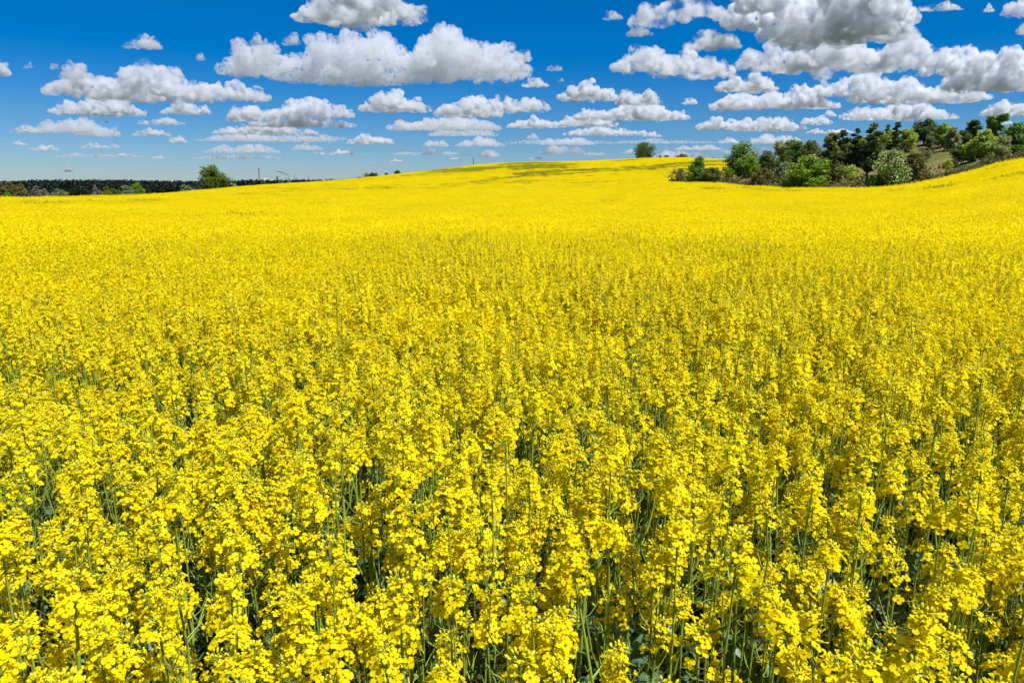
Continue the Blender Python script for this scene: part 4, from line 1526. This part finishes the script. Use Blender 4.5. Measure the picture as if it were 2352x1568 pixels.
for i_, (nm, cat, sh, fo, lb, u, vb, vt, w, r_) in enumerate(VL):
    plant_tree(nm, lb, cat, sh, fo, u, vb, vt, w, r_, 700 + i_, VG if r_ < 400 else "trees and bushes on the crest", bark=M['dark_bark'])


def undergrowth():
    """tangle of tall grass, brambles and seedlings on the knoll, thickest along the crop's edge"""
    g = np.random.default_rng(64)
    n = 5200
    az = g.uniform(AZ_E0, .80, n)
    r = gi(az, G_RE) + 1.0 + 85 * g.random(n) ** 1.7
    x, y = r * np.sin(az), r * np.cos(az)
    ok = knoll_zone(az, r) & (noise2(x / 7, y / 7, 12) + .35 * (r < gi(az, G_RE) + 9) > .52)
    x, y = x[ok], y[ok]
    z = ground_z(x, y)
    h = np.clip(g.gamma(2.2, .22, len(x)), .15, 1.5)
    mb = MB()
    m = 7
    k = np.repeat(np.arange(len(x)), m)
    c = np.stack([x[k] + g.normal(0, .35, len(k)) * h[k], y[k] + g.normal(0, .35, len(k)) * h[k], z[k] + h[k] * g.random(len(k))], -1)
    cards(mb, c, .16 + .1 * h[k], g, np.clip(noise2(x[k] / 11, y[k] / 11, 4) + g.normal(0, .2, len(k)), 0, 1))
    o = obj("undergrowth", mb.mesh("undergrowth", [tmat("undergrowth_leaves", (.075, .075, .02), (.20, .18, .07), .3)]))
    tag(o, "olive-brown undergrowth and tall grass between the bushes of the knoll", "undergrowth", kind="stuff")


undergrowth()

# ------------------------------------------------------------------ reeds, far forest, city on the horizon
def reeds():
    g = np.random.default_rng(77)
    mb = MB()
    n = 5200
    u = g.uniform(60, 330, n)
    r = g.uniform(262, 292, n)
    a = ray(u, np.full(n, 450.0))[0]
    x, y = r * np.sin(a), r * np.cos(a)
    z = ground_z(x, y)
    h = g.uniform(.9, 2.3, n)
    w = g.uniform(.05, .12, n)
    lx, ly = g.normal(0, .3, n), g.normal(0, .3, n)
    v = np.stack([np.stack([x - w, y, z], -1), np.stack([x + w, y, z], -1), np.stack([x + lx, y + ly, z + h], -1)], 1).reshape(-1, 3)
    mb.add(v, np.arange(3 * n).reshape(-1, 3), 0, np.repeat(g.uniform(0, 1, n), 3))
    o = obj("reeds", mb.mesh("reeds", [tmat("reed_stalks", (.13, .14, .06), (.27, .26, .16), .3)]))
    tag(o, "pale strip of reeds between the bushes of the valley", "reeds", kind="stuff")


reeds()


def forest():
    """dark pine wood across the valley: hundreds of crowns"""
    g = np.random.default_rng(88)
    mb = MB()
    n = 3800
    u = g.uniform(-260, 900, n)
    r = 620 + 330 * g.random(n) ** 1.3
    a = ray(u, np.full(n, 430.0))[0]
    x, y = r * np.sin(a), r * np.cos(a)
    z = ground_z(x, y)
    top_v = np.interp(u, [-300, 30, 75, 300, 400, 440, 540, 600, 720, 900], [419, 418.5, 416.5, 416.5, 418.2, 418.4, 417.2, 416.2, 415.8, 416])
    tt = ray(u, top_v)[1]
    H = EYE + tt * 900.0 * (.86 + .14 * (r - 620) / 330) - z + g.normal(0, .45, n)
    H = np.clip(H, 6, 30)
    for i in range(n):
        W = g.uniform(4.5, 7.5)
        m = 30
        f = g.random(m) ** .8
        ang = g.uniform(0, 6.28, m)
        rad = W * .5 * (1 - f ** 1.6 * .85) * np.sqrt(g.random(m))
        c = np.stack([x[i] + rad * np.cos(ang), y[i] + rad * np.sin(ang), z[i] + H[i] * (.10 + .9 * f)], -1)
        cards(mb, c, 1.5 * (1 - .45 * f), g, np.clip(g.normal(.4, .25, m), 0, 1), .3)
    o = obj("forest", mb.mesh("forest", [tmat("forest_needles", (.010, .017, .012), (.026, .036, .02), .1)]))
    tag(o, "dark pine forest across the valley under the horizon", "forest", kind="stuff")


forest()

PALE = plain_mat("white_rendered_wall", (.78, .76, .72), .8)
GREYW = plain_mat("grey_concrete", (.38, .38, .38), .8, .4, (.3, .3, .31))
DARKW = plain_mat("dark_steel", (.06, .065, .075), .6)
BRICKW = plain_mat("reddish_wall", (.42, .24, .17), .85)
YELW = plain_mat("yellowish_wall", (.72, .60, .34), .85)
GLASSW = plain_mat("window_glass", (.07, .09, .12), .25, spec=.6)
BAND = plain_mat("chimney_band", (.11, .10, .10), .8)
STONEC = plain_mat("chimney_concrete", (.27, .25, .24), .85, .2, (.20, .19, .18))
ROOFM = plain_mat("flat_roof", (.22, .22, .23), .9)

FAR = 3000.0


def far_frame(u, v, r):
    p = at(u, v, r)
    a = float(ray(u, v)[0])
    e = empty("x", (p.x, p.y, 0), -a)
    return e, p.z, (at(u + 1, v, r) - p).length


def building(label, u, vt, w, vb=419.0, mat=None, r=FAR, dep=14.0, floors=None, roof_box=True, group="buildings of the city on the horizon"):
    root, zt, px = far_frame(u, vt, r)
    root.name = "apartment_building" if floors else "factory_building"
    z0 = -9.0
    root.location.z = z0
    H, W = zt - z0, w * px
    tag(root, label, "building", group)
    mb = MB()
    box(mb, -W / 2, W / 2, 0, dep, 0, H)
    obj("wall", mb.mesh("wall", [mat or PALE], False), root)
    mb = MB()
    box(mb, -W / 2 - .2, W / 2 + .2, -.2, dep + .2, H, H + .7)
    if roof_box:
        box(mb, -W * .28, -W * .05, dep * .3, dep * .7, H + .7, H + 3.2)
        box(mb, W * .12, W * .26, dep * .3, dep * .7, H + .7, H + 2.6)
    obj("roof", mb.mesh("roof", [ROOFM if mat is not PALE else PALE], False), root)
    rows = floors or 2
    wn_ = MB()
    cols = max(2, int(W / 5))
    fh = min(3.0, H / (rows + 1))
    for j in range(rows):
        zc = H - fh * (j + .9)
        for i in range(cols):
            xc = -W / 2 + W * (i + .5) / cols
            box(wn_, xc - W / cols * .27, xc + W / cols * .27, -.05, .25, zc, zc + fh * .5)
    obj("window_rows", wn_.mesh("window_rows", [GLASSW], False), root)["kind"] = "stuff"
    return root


def chimney(label, u, vt, w, r=FAR, mat=None, bands=True, vb=419.0):
    root, zt, px = far_frame(u, vt, r)
    root.name = "factory_chimney"
    z0 = -9.0
    root.location.z = z0
    H = zt - z0
    tag(root, label, "chimney", "chimneys of the city on the horizon")
    R0 = w * px / 2
    mb = MB()
    k = np.linspace(0, 1, 7)
    tube(mb, np.stack([0 * k, 0 * k, k * H], -1), R0 * (1.15 - .5 * k), 16, 0, .5)
    obj("shaft", mb.mesh("shaft", [mat or STONEC]), root)
    if bands:
        for q in (.78, .90, .985):
            mb = MB()
            rad = R0 * (1.15 - .5 * q) + .15
            tube(mb, [(0, 0, H * q - H * .025), (0, 0, H * q + H * .012)], [rad, rad * .99], 16, 0, .5)
            obj("band", mb.mesh("band", [BAND]), root)
    return root


chimney("tall banded factory chimney, highest mark on the city skyline", 594, 385.5, 4.0)
chimney("short smoking chimney beside the low yellowish building", 663.5, 406, 1.5, mat=DARKW, bands=False)
chimney("dark striped stack, taller of the twin stacks in the city", 676, 404.7, 2.0)
chimney("dark striped stack, shorter of the twin stacks in the city", 680.5, 407, 2.0)
chimney("slim lone grey chimney past the reddish building", 708.5, 404, 1.9)
building("high white block, tallest of the white buildings by the tall chimney", 610.5, 406.6, 9, floors=8)
building("white stepped block between the tallest white block and the dark tower", 625, 410.5, 9, floors=5)
building("low white slab at the stepped white block's side", 633, 412.8, 7, floors=3)
building("low white factory hall under the tall chimney", 585, 413.0, 19, roof_box=False)
building("very low white hall at the city's start", 573, 414.0, 8, roof_box=False)
building("low white hall just past the tall chimney", 600, 413.2, 9, roof_box=False)
building("dark steel silo tower among the white buildings", 636.5, 406, 4, mat=DARKW, dep=8)
building("low yellowish building at the smoking chimney's foot", 660, 411.5, 13, mat=YELW)
building("reddish block between the twin stacks and the slim chimney", 698, 411.6, 8, mat=BRICKW, floors=4)
building("grey-white plant building past the slim chimney", 726, 411.6, 7, floors=4)
building("grey hall with a flat roof, last of the city's plant", 734, 412.6, 10, mat=GREYW)
building("small pale house with a roof turret where the forest ends", 763, 412.8, 11, vb=418)
building("pale block peeping over the forest nearest the brown wood", 233, 413.2, 9, floors=4)
building("pale block peeping over the forest above the golden-green bush", 277.5, 413.6, 9, floors=4)
building("bright white block group peeping over the forest near the willow", 402, 414.0, 11, floors=4)


def mast():
    root, zt, px = far_frame(1087, 357, 520.0)
    root.name = "radio_mast"
    x, y = root.location.x, root.location.y
    z0 = float(ground_z(x, y))
    root.location.z = z0
    H = zt - z0
    tag(root, "slim dark radio mast sticking up behind the crest of the field", "mast")
    mb = MB()
    tube(mb, [(0, 0, 0), (0, 0, H * .5), (0, 0, H * .82)], [.34, .28, .22], 10)
    obj("pole", mb.mesh("pole", [DARKW]), root)
    mb = MB()
    tube(mb, [(0, 0, H * .82), (0, 0, H)], [.12, .06], 8)
    obj("antenna_rod", mb.mesh("antenna_rod", [DARKW]), root)


mast()


def pylon(u, vt, label, r=2400.0):
    root, zt, px = far_frame(u, vt, r)
    root.name = "power_pylon"
    root.location.z = -9
    H = zt + 9
    tag(root, label, "pylon", "pylons over the forest")
    mb = MB()
    b = 3.2
    for sx in (-1, 1):
        for sy in (-1, 1):
            tube(mb, [(sx * b, sy * b, 0), (sx * .5, sy * .5, H)], [.22, .16], 4)
    for k in range(8):
        z0, z1 = H * k / 8, H * (k + 1) / 8
        w0, w1 = b - (b - .5) * k / 8, b - (b - .5) * (k + 1) / 8
        tube(mb, [(-w0, -w0, z0), (w1, -w1, z1)], [.12, .12], 4)
        tube(mb, [(w0, w0, z0), (-w1, w1, z1)], [.12, .12], 4)
    obj("lattice_tower", mb.mesh("lattice_tower", [GREYW]), root)
    for q, L in ((.97, 5.5), (.86, 8.5)):
        mb = MB()
        tube(mb, [(-L, 0, H * q), (L, 0, H * q)], [.2, .2], 4)
        tube(mb, [(-L, 0, H * q), (0, 0, H * q + 1.6), (L, 0, H * q)], [.14, .14, .14], 4)
        obj("cross_arm", mb.mesh("cross_arm", [GREYW]), root)


pylon(165, 409.5, "faint lattice pylon over the forest, nearest the brown wood")
pylon(191, 409.8, "faint lattice pylon over the forest, middle one of three")
pylon(226, 406.0, "faint lattice pylon over the forest, tallest and beside the pale block")


def smoke():
    g = random.Random(5)
    mb = MB()
    p0 = at(663.5, 405.5, FAR)
    pts = [(663.5, 405.5, .8), (661.5, 402.6, 1.1), (658, 400.6, 1.2), (653.5, 398.2, 1.7), (648, 397.2, 1.5), (643, 394.6, 2.2), (637, 394.2, 1.5), (632, 391.5, 1.2)]
    ring, rad = [], []
    for u, v, w in pts:
        p = at(u, v, FAR)
        ring.append(p - p0)
        rad.append(w * 1.5 * g.uniform(.8, 1.2))
    P = np.array([q[:] for q in ring])
    tube(mb, P, rad, 10)
    m, n, l = new_mat("smoke")
    out = n.new("ShaderNodeOutputMaterial")
    tr = n.new("ShaderNodeBsdfTransparent")
    df = n.new("ShaderNodeBsdfDiffuse")
    df.inputs['Color'].default_value = (.07, .075, .085, 1)
    ms = n.new("ShaderNodeMixShader")
    lw = n.new("ShaderNodeLayerWeight")
    lw.inputs['Blend'].default_value = .4
    mr = n.new("ShaderNodeMapRange")
    mr.inputs['To Min'].default_value = .34
    mr.inputs['To Max'].default_value = .0
    l.new(lw.outputs['Facing'], mr.inputs['Value'])
    l.new(mr.outputs[0], ms.inputs[0])
    l.new(tr.outputs[0], ms.inputs[1])
    l.new(df.outputs[0], ms.inputs[2])
    l.new(ms.outputs[0], out.inputs['Surface'])
    o = obj("smoke", mb.mesh("smoke", [m]), None, p0)
    tag(o, "dark smoke drifting sideways from the short chimney of the city", "smoke", kind="stuff")


smoke()

STN = plain_mat("field_stone", (.30, .24, .21), .9, 3.0, (.42, .36, .32))
STND = plain_mat("dark_field_stone", (.07, .065, .06), .9, 3.0, (.12, .11, .10))


def stone(u, v, w, mat, label, seed):
    a, t = ray(u, v)
    a = float(a)
    rs = np.arange(float(gi(a, G_RE)) + 1, 200, .25)
    T = np.array([(float(ground_z(q * sin(a), q * cos(a))) - EYE) / q for q in rs])
    h = np.where(T >= t)[0]
    r = rs[h[0]] if len(h) else rs[8]
    x, y = r * sin(a), r * cos(a)
    s = w * r / FPX / 2
    V, F = ICO2
    V = np.array([p * (1 + .3 * noise.noise(Vector(p) * 1.4 + Vector((seed, 0, 0)))) for p in V]) * [s, s * .8, s * .62]
    mb = MB()
    mb.add(V, F)
    o = obj("boulder", mb.mesh("boulder", [mat], True), None, (x, y, float(ground_z(x, y)) + s * .25))
    tag(o, label, "boulder", "boulders on the knoll's grass")


stone(2163, 396, 5.0, STN, "pinkish boulder lying in the grass below the lone yellow-green bush", 1)
stone(2141, 401, 5.0, STND, "dark boulder nearest the crop's climbing edge", 2)
stone(2152, 395, 3.0, STND, "small dark stone beside the pinkish boulder", 3)
stone(1676, 412, 6.0, STN, "pale flat stone in the grass by the small bright green tree", 4)
stone(2060, 425, 6.0, STND, "dark boulder under the white blossoming tree", 5)


def bird(u, v, r, label, seed):
    p = at(u, v, r)
    mb = MB()
    s = r / FPX * 3.2
    V, F = ICO1
    mb.add(V * [s * .9, s * .24, s * .22], F)
    mb.add([(s * .75, 0, 0), (s * 1.25, .05 * s, .03 * s), (s * .8, 0, s * .12)], [(0, 1, 2)])
    mb.add([(-s * .7, -s * .05, 0), (-s * 1.35, -s * .22, .02 * s), (-s * 1.35, s * .22, .02 * s), (-s * .7, s * .05, 0)], [(0, 1, 2, 3)])
    for q in (-1, 1):
        mb.add([(s * .4, 0, s * .1), (-s * .35, 0, s * .1), (-s * .25, q * s * 1.0, s * .55), (s * .3, q * s * 1.0, s * .6), (-s * .45, q * s * 2.1, s * .35), (-s * .15, q * s * 2.1, s * .38)],
               [(0, 1, 2, 3), (3, 2, 4, 5)])
    o = obj("bird", mb.mesh("bird", [DARKW], False), None, p)
    o.rotation_euler = (R.uniform(-.4, .4), R.uniform(-.2, .2), R.uniform(0, 6.28))
    tag(o, label, "bird", "small birds in the sky")


bird(340, 263.5, 130, "tiny dark bird flying under the layered white cloud", 1)
bird(245, 280.5, 130, "tiny dark bird flying before the grey layered cloud", 2)
bird(563, 310, 140, "tiny dark bird flying before the long thin veil of cloud", 3)
